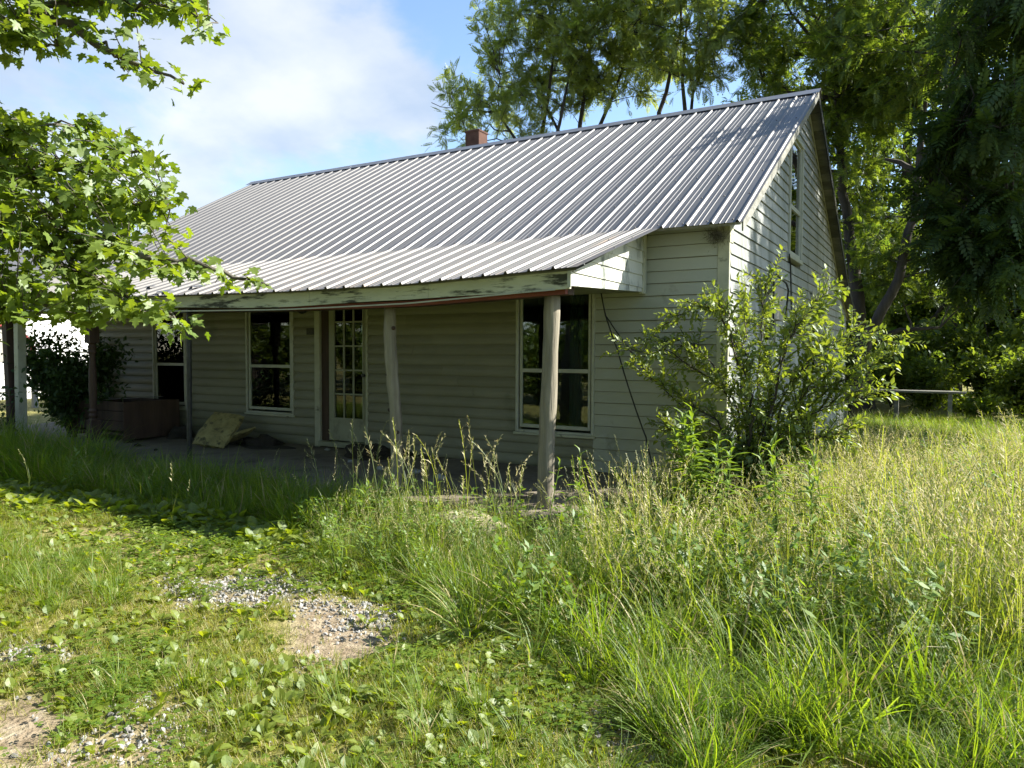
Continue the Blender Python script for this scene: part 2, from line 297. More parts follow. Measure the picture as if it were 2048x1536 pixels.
# ---- leaf templates (local y = along the leaf, z = upper side)
def t_pinnate(pairs=6, leaflet=0.20, width=0.062):
    V = []; Q = []
    def lf(p, a, ln):
        d = np.array([math.sin(a), math.cos(a), -0.25]); s = np.array([math.cos(a), -math.sin(a), 0])*width*ln/leaflet
        b = len(V); V.extend([p, p+d*ln*0.45+s, p+d*ln, p+d*ln*0.45-s]); Q.append((b, b+1, b+2, b+3))
    for i in range(pairs):
        y = 0.22+0.72*i/pairs; p = np.array([0, y, -0.22*y*y]); ln = leaflet*(0.8+0.5*math.sin(math.pi*(i+0.7)/pairs))
        lf(p, 1.15-0.35*i/pairs, ln); lf(p, -1.15+0.35*i/pairs, ln)
    lf(np.array([0, 0.95, -0.2]), 0.0, leaflet)
    b = len(V); V.extend([np.array([-0.008, 0, 0]), np.array([0.008, 0, 0]), np.array([0.004, 0.95, -0.2]), np.array([-0.004, 0.95, -0.2])]); Q.append((b, b+1, b+2, b+3))
    return np.array(V), [np.array(Q)]
def t_simple(w=0.26, fold=0.12, droop=0.15):
    V = np.array([(0, 0, 0), (w, 0.42, fold), (w*0.55, 0.78, fold*0.6-droop*0.5), (0, 1, -droop), (-w*0.55, 0.78, fold*0.6-droop*0.5), (-w, 0.42, fold), (0, 0.45, 0)])
    return V, [np.array([(0, 1, 6), (1, 2, 6), (2, 3, 6), (3, 4, 6), (4, 5, 6), (5, 0, 6)])]
def t_diamond(w=0.3):
    return np.array([(0, 0, 0), (w, 0.45, 0.08), (0, 1, -0.12), (-w, 0.45, 0.08)]), [np.array([(0, 1, 2, 3)])]
def t_maple():
    half = [(0.0, 0.0), (0.16, -0.05), (0.30, 0.02), (0.24, 0.13), (0.50, 0.22), (0.58, 0.44), (0.40, 0.40), (0.24, 0.46), (0.27, 0.70), (0.13, 0.72), (0.0, 1.0)]
    pts = half+[(-x, y) for x, y in half[-2:0:-1]]
    V = [(x, y, 0.10*abs(x)-0.16*y*y-0.15*x*x) for x, y in pts]+[(0, 0.30, -0.03)]
    c = len(V)-1; n = len(pts)
    return np.array(V), [np.array([(i, (i+1) % n, c) for i in range(n)])]

# ------------------------------------------------------------------ ground
rngG = np.random.default_rng(5)
def gz(x, y):
    x = np.asarray(x, float); y = np.asarray(y, float)
    return -0.25+0.018*np.sin(1.7*x+0.6)*np.cos(1.3*y)+0.010*np.sin(3.9*x+1.1*y)+0.008*np.cos(5.1*y-2.3*x)
def gp(px, py):
    P = hit(px, py, 2, -0.25); return P[:2]
def inpoly(x, y, poly):
    x = np.asarray(x, float); y = np.asarray(y, float); r = np.zeros(x.shape, bool); n = len(poly)
    for i in range(n):
        (x1, y1), (x2, y2) = poly[i], poly[(i+1) % n]
        c = ((y1 > y) != (y2 > y)) & (x < (x2-x1)*(y-y1)/((y2-y1) if y2 != y1 else 1e-9)+x1); r ^= c
    return r
def gpoly(*pts): return [tuple(gp(*p)) for p in pts]
def jitter(x, y, a=0.06):
    return x+a*np.sin(7.1*y+3*np.sin(4.3*x))+a*0.5*np.sin(19*y+2), y+a*np.sin(6.3*x+2*np.sin(5.1*y))+a*0.5*np.sin(17*x)
DIRT = [gpoly((560, 1225), (640, 1205), (760, 1240), (800, 1275), (740, 1310), (640, 1335), (570, 1300)),
        gpoly((-80, 1395), (90, 1400), (150, 1440), (210, 1500), (260, 1560), (-100, 1600))]
GRAVEL = [gpoly((310, 1165), (400, 1152), (480, 1148), (590, 1152), (690, 1190), (800, 1225), (840, 1265), (740, 1270), (640, 1235), (540, 1215), (400, 1215), (330, 1195)),
          gpoly((-60, 1285), (60, 1285), (140, 1310), (110, 1335), (0, 1330), (-60, 1330)),
          gpoly((180, 1440), (300, 1405), (390, 1425), (400, 1470), (330, 1530), (220, 1536)),
          gpoly((560, 1290), (610, 1310), (650, 1340), (590, 1345), (560, 1325)),
          gpoly((1080, 1440), (1200, 1430), (1330, 1450), (1340, 1540), (1180, 1536), (1100, 1500))]
THIN = gpoly((40, 1060), (330, 1045), (560, 1085), (640, 1130), (420, 1165), (280, 1160), (180, 1110))
def soft(x, y, a=0.085):
    r = np.random.default_rng(int(np.size(x))); jx, jy = jitter(x, y); return jx+r.normal(0, a, np.shape(x)), jy+r.normal(0, a, np.shape(x))
def dirtmask(x, y):
    jx, jy = soft(x, y, 0.06); r = np.zeros(np.shape(x), bool)
    for p in DIRT: r |= inpoly(jx, jy, p)
    return r
def gravelmask(x, y):
    jx, jy = soft(x, y); r = np.zeros(np.shape(x), bool)
    for p in GRAVEL: r |= inpoly(jx, jy, p)
    return r
def build_ground():
    near_x = np.arange(-8.0, 4.01, 0.07); near_y = np.arange(-7.6, 0.3, 0.07)
    gx = np.concatenate([[-900, -400, -200, -100, -60, -40, -28, -20, -15, -12, -10], near_x, [5, 6.5, 9, 13, 20, 30, 45, 80, 160, 400, 900]])
    gy = np.concatenate([[-900, -400, -160, -70, -35, -20, -13, -10, -8.5], near_y, [1, 2, 3.5, 5, 7, 9, 12, 15, 20, 26, 35, 50, 80, 150, 400, 900]])
    X, Y = np.meshgrid(gx, gy); V = np.stack([X, Y, gz(X, Y)], -1).reshape(-1, 3)
    far = (np.abs(V[:, 0]) > 60) | (np.abs(V[:, 1]) > 60); V[far, 2] = -0.25
    nx, ny = len(gx), len(gy); i, j = np.meshgrid(np.arange(nx-1), np.arange(ny-1)); a = (j*nx+i).ravel()
    me = np_mesh('ground', V, [np.stack([a, a+1, a+nx+1, a+nx], 1)], 'ground', smooth=True)
    bare = np.zeros(len(V)); K = 24
    for k in range(K):
        dx, dy = rngG.normal(0, 0.07, 2); jx, jy = jitter(V[:, 0]+dx, V[:, 1]+dy); b = np.zeros(len(V))
        for p in DIRT: b = np.maximum(b, inpoly(jx, jy, p))
        for p in GRAVEL: b = np.maximum(b, 0.75*inpoly(jx, jy, p))
        bare += np.maximum(b, 0.5*inpoly(jx+2*dx, jy+2*dy, THIN))/K
    at_ = me.attributes.new('bare', 'FLOAT', 'POINT'); at_.data.foreach_set('value', bare.astype(np.float32))
    o = bpy.data.objects.new('ground', me); link(o); tag(o, kind='structure'); return o
def ground_material():
    m, nt, N, L = _nt('ground'); out = N('ShaderNodeOutputMaterial'); b = N('ShaderNodeBsdfPrincipled'); L(b.outputs[0], out.inputs[0]); b.inputs['Roughness'].default_value = 1.0
    b.inputs['Specular IOR Level'].default_value = 0.1
    geo = N('ShaderNodeNewGeometry')
    def noise(s, d=6):
        n = N('ShaderNodeTexNoise'); n.inputs['Scale'].default_value = s; n.inputs['Detail'].default_value = d; L(geo.outputs['Position'], n.inputs['Vector']); return n.outputs['Fac']
    soil = ramp(N, [(0.3, (0.10, 0.105, 0.026)), (0.5, (0.19, 0.18, 0.055)), (0.72, (0.29, 0.255, 0.11))]); L(noise(9), soil.inputs[0])
    dirt = ramp(N, [(0.28, (0.14, 0.105, 0.065)), (0.5, (0.24, 0.19, 0.13)), (0.72, (0.33, 0.28, 0.20))]); L(noise(14, 9), dirt.inputs[0])
    a = N('ShaderNodeAttribute'); a.attribute_name = 'bare'
    ma = N('ShaderNodeMath'); ma.operation = 'MULTIPLY_ADD'; ma.inputs[1].default_value = 0.5; ma.inputs[2].default_value = -0.25; L(noise(22), ma.inputs[0])
    ad = N('ShaderNodeMath'); ad.operation = 'ADD'; ad.use_clamp = True; L(a.outputs['Fac'], ad.inputs[0]); L(ma.outputs[0], ad.inputs[1])
    mx = N('ShaderNodeMix'); mx.data_type = 'RGBA'; L(ad.outputs[0], mx.inputs['Factor']); L(soil.outputs[0], mx.inputs['A']); L(dirt.outputs[0], mx.inputs['B'])
    L(mx.outputs['Result'], b.inputs['Base Color'])
    bp = N('ShaderNodeBump'); bp.inputs['Strength'].default_value = 0.9; bp.inputs['Distance'].default_value = 0.02; L(noise(45, 5), bp.inputs['Height']); L(bp.outputs[0], b.inputs['Normal'])
ground_material(); build_ground()

# ------------------------------------------------------------------ the house
XL, XR_ROOF, XL_ROOF = -10.9, 0.20, -12.0
Y_E, Z_E, Y_R, Z_R = -0.31, 2.56, 4.35, 5.20          # main eave and ridge (roof surface)
Y_K, Z_K, Y_B, Z_B = 8.70, 2.82, 10.70, 2.10           # back slope: kick and lean-to eave
COURSE = 0.1277
house = thing('farmhouse', 'abandoned white-sided farmhouse with grey ribbed metal roof and sagging front porch', 'house', (-5.4, 4.3, -0.25))
def roof_z(y):
    if y <= Y_R: return Z_E+(Z_R-Z_E)*(y-Y_E)/(Y_R-Y_E)
    if y <= Y_K: return Z_R+(Z_K-Z_R)*(y-Y_R)/(Y_K-Y_R)
    return Z_K+(Z_B-Z_K)*(y-Y_K)/(Y_B-Y_K)
rnd = random.Random(11)
# openings on the front wall: x0, x1, z0, z1 (outer edge of trim)
WIN = [(-9.31, -8.45, 0.41, 2.08), (-7.07, -6.08, 0.41, 2.08), (-2.44, -1.44, 0.39, 2.12)]
DOOR = (-5.66, -4.72, 0.0, 2.16)
FRONT_OPEN = [WIN[0], WIN[1], DOOR, WIN[2]]
def lap(mb, x0, x1, z0, z1, y=0.0, out=0.017, axis='x', flat=0):
    """one lapped board; axis x: on plane y, facing -y; axis y: on plane x=y-value, facing +x"""
    if axis == 'x':
        h = z1-z0
        if flat: mb.prism([(0, y-out, z0), (0, y-0.010, z1), (0, y+0.004, z1), (0, y+0.004, z0)], (x0, 0, 0), (x1, 0, 0)); return
        mb.prism([(0, y-out*0.62, z0), (0, y-out, z0+0.16*h), (0, y-out*1.06, z0+0.38*h), (0, y-out*0.80, z0+0.66*h), (0, y-0.002, z1), (0, y+0.004, z1), (0, y+0.004, z0)], (x0, 0, 0), (x1, 0, 0))
def wall_front():
    w = MB(); z0, z1 = -0.36, 2.62
    xs = [XL]+[v for o in FRONT_OPEN for v in (o[0]+0.03, o[1]-0.03)]+[0.0]
    for i in range(0, len(xs), 2): w.box(xs[i], xs[i+1], 0.005, 0.11, z0, z1)
    for o in FRONT_OPEN:
        w.box(o[0]+0.03, o[1]-0.03, 0.005, 0.11, o[3]-0.03, z1)
        if o[2] > 0.1: w.box(o[0]+0.03, o[1]-0.03, 0.005, 0.11, z0, o[2]+0.03)
    wall = w.build('front_wall', 'vinyl_shaded_olive', house)
    zb = 0.1298-3*COURSE
    k = 0
    while zb < 2.60:
        zt = min(zb+COURSE+0.004, 2.62); cuts = [XL+0.10]
        for o in FRONT_OPEN:
            if zt > o[2]+0.01 and zb < o[3]-0.01: cuts += [o[0]+0.008, o[1]-0.008]
        cuts.append(-0.095)
        for i in range(0, len(cuts), 2):
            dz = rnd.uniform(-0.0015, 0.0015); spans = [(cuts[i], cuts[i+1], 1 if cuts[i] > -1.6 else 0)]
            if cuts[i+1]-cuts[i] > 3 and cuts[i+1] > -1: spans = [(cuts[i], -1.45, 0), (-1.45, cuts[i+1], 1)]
            long_ = []
            for xa, xb, cl in spans:
                if xb-xa > 1.9 and not cl: xm = xa+(xb-xa)*rnd.uniform(0.25, 0.75); long_ += [(xa, xm-0.001, cl), (xm+0.001, xb, cl)]
                else: long_.append((xa, xb, cl))
            for xa, xb, cl in long_:
                m = MB(); lap(m, xa, xb, zb+dz, zt+dz-(0.011 if cl else 0.008), 0.0, rnd.uniform(0.021, 0.025), flat=cl); m.build('siding_board', 'vinyl_unshaded' if cl else 'vinyl_shaded_olive', wall)
        zb += COURSE; k += 1
    # corner boards
    for a, b in ((-0.105, 0.014), (XL-0.012, XL+0.105)):
        m = MB(); m.box(a, b, -0.028, 0.03, -0.18, 2.50); bevel(m.build('corner_board', 'trim_paint', wall), 0.004)
    m = MB(); m.box(-0.11, 0.020, -0.033, 0.10, 2.42, 2.60); bevel(m.build('corner_board', 'trim_paint', wall), 0.004)
wall_front()

G_OPEN = [(3.10, 4.12, 2.67, 4.34), (5.18, 6.22, 0.95, 2.30), (1.45, 2.30, 0.95, 2.18)]
def wall_gable(x, sign, opens, name, m_name):
    w = MB(); D = 10.30
    ys = lambda z: (max(0.0, (z-Z_E+0.10)*(Y_R-Y_E)/(Z_R-Z_E)+Y_E if z > 2.60 else 0.0),)
    def span(z):
        zz = z+0.09
        a = 0.0
        if zz > roof_z(0.0): a = Y_E+(zz-Z_E)*(Y_R-Y_E)/(Z_R-Z_E)
        if zz > Z_K: b = Y_R+(zz-Z_R)*(Y_K-Y_R)/(Z_K-Z_R)
        elif zz > roof_z(D): b = Y_K+(zz-Z_K)*(Y_B-Y_K)/(Z_B-Z_K)
        else: b = D
        return a, min(b, D)
    # sheathing in course-high strips
    zb = 2.4434-22*COURSE; boards = []
    while zb < 5.05:
        zt = zb+COURSE
        a0, b0 = span(zb); a1, b1 = span(zt)
        if b0-a0 < 0.05 or zt+0.09 > Z_R-0.02: break
        if b1 < a1: a1 = b1 = (a1+b1)/2
        cuts = [(a0, a1)]
        for o in sorted(opens):
            if zt > o[2]+0.01 and zb < o[3]-0.01: cuts += [(o[0], o[0]), (o[1], o[1])]
        cuts.append((b0, b1))
        for i in range(0, len(cuts), 2):
            (p0, p1), (q0, q1) = cuts[i], cuts[i+1]
            if q0-p0 < 0.02 and q1-p1 < 0.02: continue
            e = 0.005*sign
            w.add([(x-e, p0, zb), (x-e, q0, zb), (x-e, q1, zt), (x-e, p1, zt), (x-0.10*sign, p0, zb), (x-0.10*sign, q0, zb), (x-0.10*sign, q1, zt), (x-0.10*sign, p1, zt)],
                  [(0, 1, 2, 3), (4, 7, 6, 5), (0, 4, 5, 1), (3, 2, 6, 7), (0, 3, 7, 4), (1, 5, 6, 2)])
            if sign > 0: boards.append((p0+(0.012 if p0 < 0.01 else 0.0), p1+(0.012 if p1 < 0.01 else 0), q0, q1, zb, zt))
        zb = zt
    wall = w.build(name, m_name, house)
    for p0, p1, q0, q1, zb, zt in boards:
        o = rnd.uniform(0.022, 0.026); zt2 = zt-0.007
        m = MB(); m.add([(x+o, p0, zb), (x+o, q0, zb), (x+0.008, q1, zt2), (x+0.008, p1, zt2), (x-0.004, p0, zb), (x-0.004, q0, zb), (x-0.004, q1, zt2), (x-0.004, p1, zt2)],
              [(0, 1, 2, 3), (4, 7, 6, 5), (0, 4, 5, 1), (3, 2, 6, 7), (0, 3, 7, 4), (1, 5, 6, 2)])
        m.build('siding_board', m_name, wall)
    return wall
gable = wall_gable(0.0, 1, G_OPEN, 'gable_wall', 'vinyl_gable')
wall_gable(XL, -1, [], 'end_wall', 'vinyl_gable')
m = MB(); m.box(XL, 0, 10.2, 10.30, -0.2, 2.1); m.build('back_wall', 'vinyl_gable', house)
m = MB(); m.box(XL+0.1, -0.1, 0.12, 10.1, -0.14, -0.03); m.build('inside_floor', 'interior', house)
m = MB(); m.box(XL+0.1, -0.1, 0.12, 10.1, 2.45, 2.5); m.build('ceiling', 'interior', house)
m = MB(); m.box(XL+0.1, -0.1, 3.6, 3.7, 0, 2.45); m.box(-4.2, -4.1, 0.12, 3.6, 0, 2.45); m.build('partition_wall', 'interior', house)
m = MB(); m.box(-0.9, -0.88, 3.2, 5.2, 2.51, 4.3); m.build('attic_lining', 'interior', house)
# trim under the roof on the gable
m = MB()
for (ya, yb) in ((0.0, Y_R), (Y_R, Y_K), (Y_K, 10.28)):
    za, zb = roof_z(ya)-0.125, roof_z(yb)-0.125
    m.prism([(0.024, ya, za), (0.024, yb, zb), (0.024, yb, zb+0.035), (0.024, ya, za+0.035)], (0, 0, 0), (0.014, 0, 0))
m.build('rake_trim', 'trim_paint', gable)

# windows -----------------------------------------------------------------
def window_front(o, curtain=False, wide=0.045):
    x0, x1, z0, z1 = o; zm = z0+0.415*(z1-z0)+0.0
    w = MB()
    w.box(x0, x0+0.035, -0.030, 0.06, z0, z1); w.box(x1-0.035, x1, -0.030, 0.06, z0, z1)
    w.box(x0+0.035, x1-0.035, -0.030, 0.06, z1-0.04, z1); w.box(x0+0.035, x1-0.035, -0.026, 0.06, z0, z0+0.03)
    root = bevel(w.build('window', 'window_white', house), 0.004)
    s = MB(); a, b = x0+0.05, x1-0.05
    s.box(a, a+wide, -0.012, 0.02, z0+0.055, z1-0.05); s.box(b-wide, b, -0.012, 0.02, z0+0.055, z1-0.05)
    s.box(a+wide, b-wide, -0.014, 0.018, z0+0.055, z0+0.095); s.box(a+wide, b-wide, -0.016, 0.022, zm-0.022, zm+0.022); s.box(a+wide, b-wide, -0.012, 0.018, z1-0.09, z1-0.05)
    bevel(s.build('sash', 'window_white', root), 0.003)
    p = MB(); p.box(a+wide-0.004, b-wide+0.004, 0.008, 0.011, z0+0.09, zm-0.018); p.build('pane', 'pane_glass', root)
    p = MB(); p.box(a+wide-0.004, b-wide+0.004, 0.000, 0.003, zm+0.018, z1-0.086); p.build('pane', 'pane_glass', root)
    t = MB(); t.box(x0-0.02, x1+0.02, -0.045, 0.01, z0-0.03, z0); bevel(t.build('sill', 'trim_paint', root), 0.004)
    if curtain:
        c = MB(); n = 26; xs = np.linspace(a+0.62*(b-a), a+0.82*(b-a), n)
        for i in range(n-1): c.poly([(xs[i], 0.16+0.018*math.sin(i*1.4), z0), (xs[i+1], 0.16+0.018*math.sin((i+1)*1.4), z0), (xs[i+1], 0.16+0.018*math.sin((i+1)*1.4), z1), (xs[i], 0.16+0.018*math.sin(i*1.4), z1)])
        c.build('curtain', 'curtain', root, smooth=True)
window_front(WIN[0], wide=0.03); window_front(WIN[1], wide=0.035); window_front(WIN[2], curtain=True, wide=0.03)
def window_gable(o, pane2=True):
    y0, y1, z0, z1 = o; zm = z0+0.41*(z1-z0)
    w = MB(); w.box(-0.05, 0.045, y0-0.01, y0+0.045, z0, z1); w.box(-0.05, 0.045, y1-0.045, y1+0.01, z0, z1)
    w.box(-0.05, 0.047, y0-0.01, y1+0.01, z1-0.03, z1+0.03); w.box(-0.05, 0.055, y0-0.03, y1+0.03, z0-0.045, z0+0.01)
    root = bevel(w.build('window', 'window_white', house), 0.004)
    s = MB(); a, b = y0+0.05, y1-0.05
    s.box(-0.02, 0.018, a, a+0.045, z0+0.02, z1-0.03); s.box(-0.02, 0.018, b-0.045, b, z0+0.02, z1-0.03)
    s.box(-0.02, 0.020, a+0.045, b-0.045, zm-0.03, zm+0.03); s.box(-0.02, 0.018, a+0.045, b-0.045, z0+0.02, z0+0.075); s.box(-0.02, 0.018, a+0.045, b-0.045, z1-0.07, z1-0.03)
    s.build('sash', 'window_white', root)
    for za, zb in ((z0+0.07, zm-0.027), (zm+0.027, z1-0.066)):
        p = MB(); p.box(-0.004, -0.001, a+0.041, b-0.041, za, zb); p.build('pane', 'pane_glass', root)
for g in G_OPEN: window_gable(g)

# door ----------------------------------------------------------------------
def door():
    x0, x1 = -5.42, -4.745; z0, z1 = 0.10, 2.10; g0, g1 = x0+0.105, x1-0.06; zs = [0.415+0.3255*i for i in range(6)]
    d = MB()
    d.box(x0, g0, 0.0, 0.04, z0, z1); d.box(g1, x1, 0.0, 0.04, z0, z1); d.box(g0, g1, 0.0, 0.04, z0, zs[0]); d.box(g0, g1, 0.0, 0.04, zs[5], z1)
    root = bevel(d.build('door', 'door_paint', house), 0.003)
    fr = MB(); fr.box(g0-0.028, g0, -0.012, 0.0, zs[0]-0.03, zs[5]+0.02); fr.box(g1, g1+0.020, -0.012, 0.0, zs[0]-0.03, zs[5]+0.02); fr.box(g0, g1, -0.012, 0.0, zs[0]-0.03, zs[0])
    fr.build('glazing_frame', 'door_paint', root)
    xs = [g0+(g1-g0)*i/3 for i in range(4)]
    for i in (1, 2):
        b = MB(); b.box(xs[i]-0.010, xs[i]+0.010, -0.004, 0.03, zs[0], zs[5]); b.build('glazing_bar', 'door_paint', root)
    for j in range(1, 5):
        b = MB(); b.box(g0, g1, -0.006, 0.032, zs[j]-0.010, zs[j]+0.010); b.build('glazing_bar', 'door_paint', root)
    for i in range(3):
        for j in range(5):
            p = MB(); p.box(xs[i]+(0.0101 if i else 0), xs[i+1]-(0.0101 if i < 2 else 0), 0.012, 0.015, zs[j]+(0.0101 if j else 0), zs[j+1]-(0.0101 if j < 4 else 0)); p.build('pane', 'pane_glass', root)
    c = MB(); n = 40; cx = np.linspace(g0-0.05, g1+0.05, n)
    for i in range(n-1): c.poly([(cx[i], 0.13+0.012*math.sin(i*1.3), 0.3), (cx[i+1], 0.13+0.012*math.sin((i+1)*1.3), 0.3), (cx[i+1], 0.13+0.012*math.sin((i+1)*1.3), 1.35), (cx[i], 0.13+0.012*math.sin(i*1.3), 1.35)])
    c.build('curtain', 'curtain', root, smooth=True)
    k = MB(); k.tube([(x1-0.035, -0.05, 1.0), (x1-0.035, -0.042, 1.0), (x1-0.035, -0.02, 1.0), (x1-0.035, 0.0, 1.0)], [0.018, 0.026, 0.014, 0.02], 8); k.build('door_knob', 'dark_metal', root, smooth=True)
    t = MB(); t.box(-5.565, -4.735, -0.07, 0.05, 0.015, 0.085); bevel(t.build('threshold', 'door_paint', root), 0.006)
    j = MB(); j.box(-5.565, x0-0.004, 0.010, 0.09, 0.0, z1+0.02); j.build('jamb', 'brown_wood', root)
    f = MB(); f.box(-5.665, -5.570, -0.032, 0.05, -0.03, 2.16); f.box(-4.735, -4.705, -0.028, 0.05, -0.03, 2.16); f.box(-5.57, -4.735, -0.030, 0.05, 2.11, 2.16)
    bevel(f.build('door_trim', 'trim_paint', root), 0.004)
    pl = MB(); P = hit(620, 663, 1, -0.03); pl.box(P[0]-0.075, P[0]+0.075, -0.028, -0.014, P[2]-0.045, P[2]+0.045); bevel(pl.build('number_plaque', 'plaque', house), 0.003)
    lm = MB(); P = hit(608, 617, 1, -0.06); lm.tube([(P[0], -0.01, P[2]+0.05), (P[0], -0.08, P[2]+0.05), (P[0], -0.10, P[2]+0.02), (P[0], -0.10, P[2]-0.05), (P[0], -0.10, P[2]-0.075)], [0.03, 0.03, 0.05, 0.06, 0.02], 10); lm.build('porch_light', 'dark_metal', house, smooth=True)
door()

# roof ------------------------------------------------------------------------
RIB = 0.25
def profile():
    """x offsets and heights over one 4-rib panel"""
    pts = []
    for r in range(4):
        b = r*RIB
        pts += [(b, 0.004), (b+0.018, 0.004), (b+0.030, 0.026), (b+0.048, 0.026), (b+0.060, 0.004)]
        for c in (0.115, 0.172): pts += [(b+c-0.008, 0.004), (b+c-0.004, 0.009), (b+c+0.004, 0.009), (b+c+0.008, 0.004)]
    pts.append((4*RIB+0.02, 0.0045)); return pts
PROF = profile()
roof = MB()
def slab(mb, y0, z0, y1, z1, x0, x1, t=0.03, dz=-0.004):
    mb.prism([(0, y0, z0+dz), (0, y1, z1+dz), (0, y1, z1+dz-t), (0, y0, z0+dz-t)], (x0, 0, 0), (x1, 0, 0))
slab(roof, Y_E+0.03, roof_z(Y_E+0.03), Y_R, Z_R, XL_ROOF+0.02, 0.0); slab(roof, Y_R, Z_R, Y_K, Z_K, XL_ROOF+0.02, 0.0); slab(roof, Y_K, Z_K, Y_B, Z_B, XL_ROOF+0.02, 0.0)
roof_o = roof.build('roof', 'weathered_plank', house)
def panel(x0, zfun, y0, y1, name, mat, x_min=None, x_max=None, edge=None, lift=0.0, thick=0.0):
    """sheet from (y0) low to (y1) high; zfun(x,y); edge(x,t) allows skewed side"""
    m = MB(); xs = [(x0+dx, h) for dx, h in PROF if (x_max is None or x0+dx <= x_max) and (x_min is None or x0+dx >= x_min)]
    if x_max is not None and x0+4*RIB > x_max: xs.append((x_max, 0.0045))
    if x_min is not None and x0 < x_min: xs.insert(0, (x_min, 0.0045))
    if len(xs) < 2: return None
    ts = (0.0, 1.0) if thick == 0 else (0.0, 0.5, 1.0)
    rows = []
    for t in ts:
        y = y0+(y1-y0)*t; rows.append([((edge(x, t) if edge else x), y, zfun(x, y)+h+lift) for x, h in xs])
    n = len(xs); pts = [p for r in rows for p in r]; f = []
    for k in range(len(ts)-1):
        for i in range(n-1): f.append((k*n+i, k*n+i+1, (k+1)*n+i+1, (k+1)*n+i))
    m.add(pts, f); o = m.build(name, mat, roof_o); sm = o.modifiers.new('thickness', 'SOLIDIFY'); sm.thickness = 0.0015; sm.offset = -1
    return o
x = -0.636
while x > XL_ROOF-4*RIB:
    panel(x, lambda X, Y: roof_z(Y), Y_E-rnd.uniform(-0.004, 0.004), Y_R-0.02, 'roof_panel', 'roof_metal', x_min=XL_ROOF, x_max=XR_ROOF)
    x -= 4*RIB
x = -0.636
while x > XL_ROOF-4*RIB:      # back slope sheets
    panel(x, lambda X, Y: roof_z(Y), Y_K, Y_R+0.02, 'roof_panel', 'roof_metal', x_min=XL_ROOF, x_max=XR_ROOF); panel(x, lambda X, Y: roof_z(Y)-0.006, Y_B, Y_K+0.05, 'roof_panel', 'roof_metal', x_min=XL_ROOF, x_max=XR_ROOF)
    x -= 4*RIB
# ridge cap
c = MB(); pr = [(0, Y_R-0.16, roof_z(Y_R-0.16)+0.030), (0, Y_R-0.02, Z_R+0.030), (0, Y_R, Z_R+0.045), (0, Y_R+0.02, Z_R+0.030), (0, Y_R+0.16, roof_z(Y_R+0.16)+0.030), (0, Y_R+0.16, roof_z(Y_R+0.16)+0.026), (0, Y_R, Z_R+0.038), (0, Y_R-0.16, roof_z(Y_R-0.16)+0.026)]
xx = XR_ROOF+0.02
while xx > XL_ROOF-0.02:
    xe = max(xx-3.05, XL_ROOF-0.03); c = MB(); c.prism([(a, b, z+rnd.uniform(0, 0.001)) for a, b, z in pr], (xe-0.03, 0, 0), (xx, 0, 0)); c.build('ridge_cap', 'ridge_metal', roof_o); xx = xe
# porch roof (sagging eave)
SAGX = [-12.2, -9.75, -8.0, -6.3, -4.2, -2.6, -1.6, -0.6]; SAGZ = [2.06, 2.04, 2.005, 1.975, 1.945, 1.95, 1.985, 2.02]
def eave_z(x): return float(np.interp(x, SAGX, SAGZ))
Y_P = -1.92
def porch_z(x, y):
    t = (y-Y_P)/(Y_E+0.06-Y_P); return eave_z(x)+(roof_z(Y_E+0.06)-0.012-eave_z(x))*t
def pedge(x, t): return x-0.15*(1-t)*max(0, min(1, (x+3.0)/2.3))
x = -1.636
pstart = x
while x > XL_ROOF-4*RIB:
    panel(x, porch_z, Y_P+rnd.uniform(-0.006, 0.006), Y_E+0.06, 'porch_roof_panel', 'porch_metal', x_min=XL_ROOF, x_max=-0.612, edge=pedge, thick=1)
    x -= 4*RIB
# porch roof boards and torn flaps
m = MB(); xs = np.linspace(XL_ROOF+0.02, -0.80, 24)
for a, b in zip(xs[:-1], xs[1:]):
    m.add([(a, Y_P+0.06, porch_z(a, Y_P+0.06)-0.010), (b, Y_P+0.06, porch_z(b, Y_P+0.06)-0.010), (b, -0.02, porch_z(b, -0.02)-0.012), (a, -0.02, porch_z(a, -0.02)-0.012),
           (a, Y_P+0.06, porch_z(a, Y_P+0.06)-0.03), (b, Y_P+0.06, porch_z(b, Y_P+0.06)-0.03), (b, -0.02, porch_z(b, -0.02)-0.034), (a, -0.02, porch_z(a, -0.02)-0.034)], [(0, 1, 2, 3), (4, 7, 6, 5), (0, 4, 5, 1), (2, 6, 7, 3)])
m.build('porch_roof_deck', 'weathered_plank', roof_o)
for px, py, w_, h_ in ((330, 588, 0.30, 0.10), (395, 578, 0.26, 0.07), (455, 580, 0.34, 0.08), (300, 578, 0.2, 0.06)):
    d = ray(px, py); t = 0
    for _ in range(2000):
        t += 0.01; P = CAM+d*t
        if P[1] > Y_P and P[2] < porch_z(P[0], P[1]): break
    m = MB(); n = 9; top = []; bot = []
    for i in range(n):
        u = -0.5+i/(n-1); top.append((P[0]+u*w_, P[1]+h_*rnd.uniform(0.3, 1.0)*(1-1.6*abs(u)**1.5), 0)); bot.append((P[0]+u*w_, P[1]-h_*rnd.uniform(0.0, 0.5), 0))
    pts = [(a, b, porch_z(a, b)+0.030+0.01*rnd.random()) for a, b, _ in bot]+[(a, b, porch_z(a, b)+0.032) for a, b, _ in top]
    m.add(pts, [(i, i+1, n+i+1, n+i) for i in range(n-1)]); o = m.build('torn_patch', 'torn_metal', roof_o); sm = o.modifiers.new('t', 'SOLIDIFY'); sm.thickness = 0.003
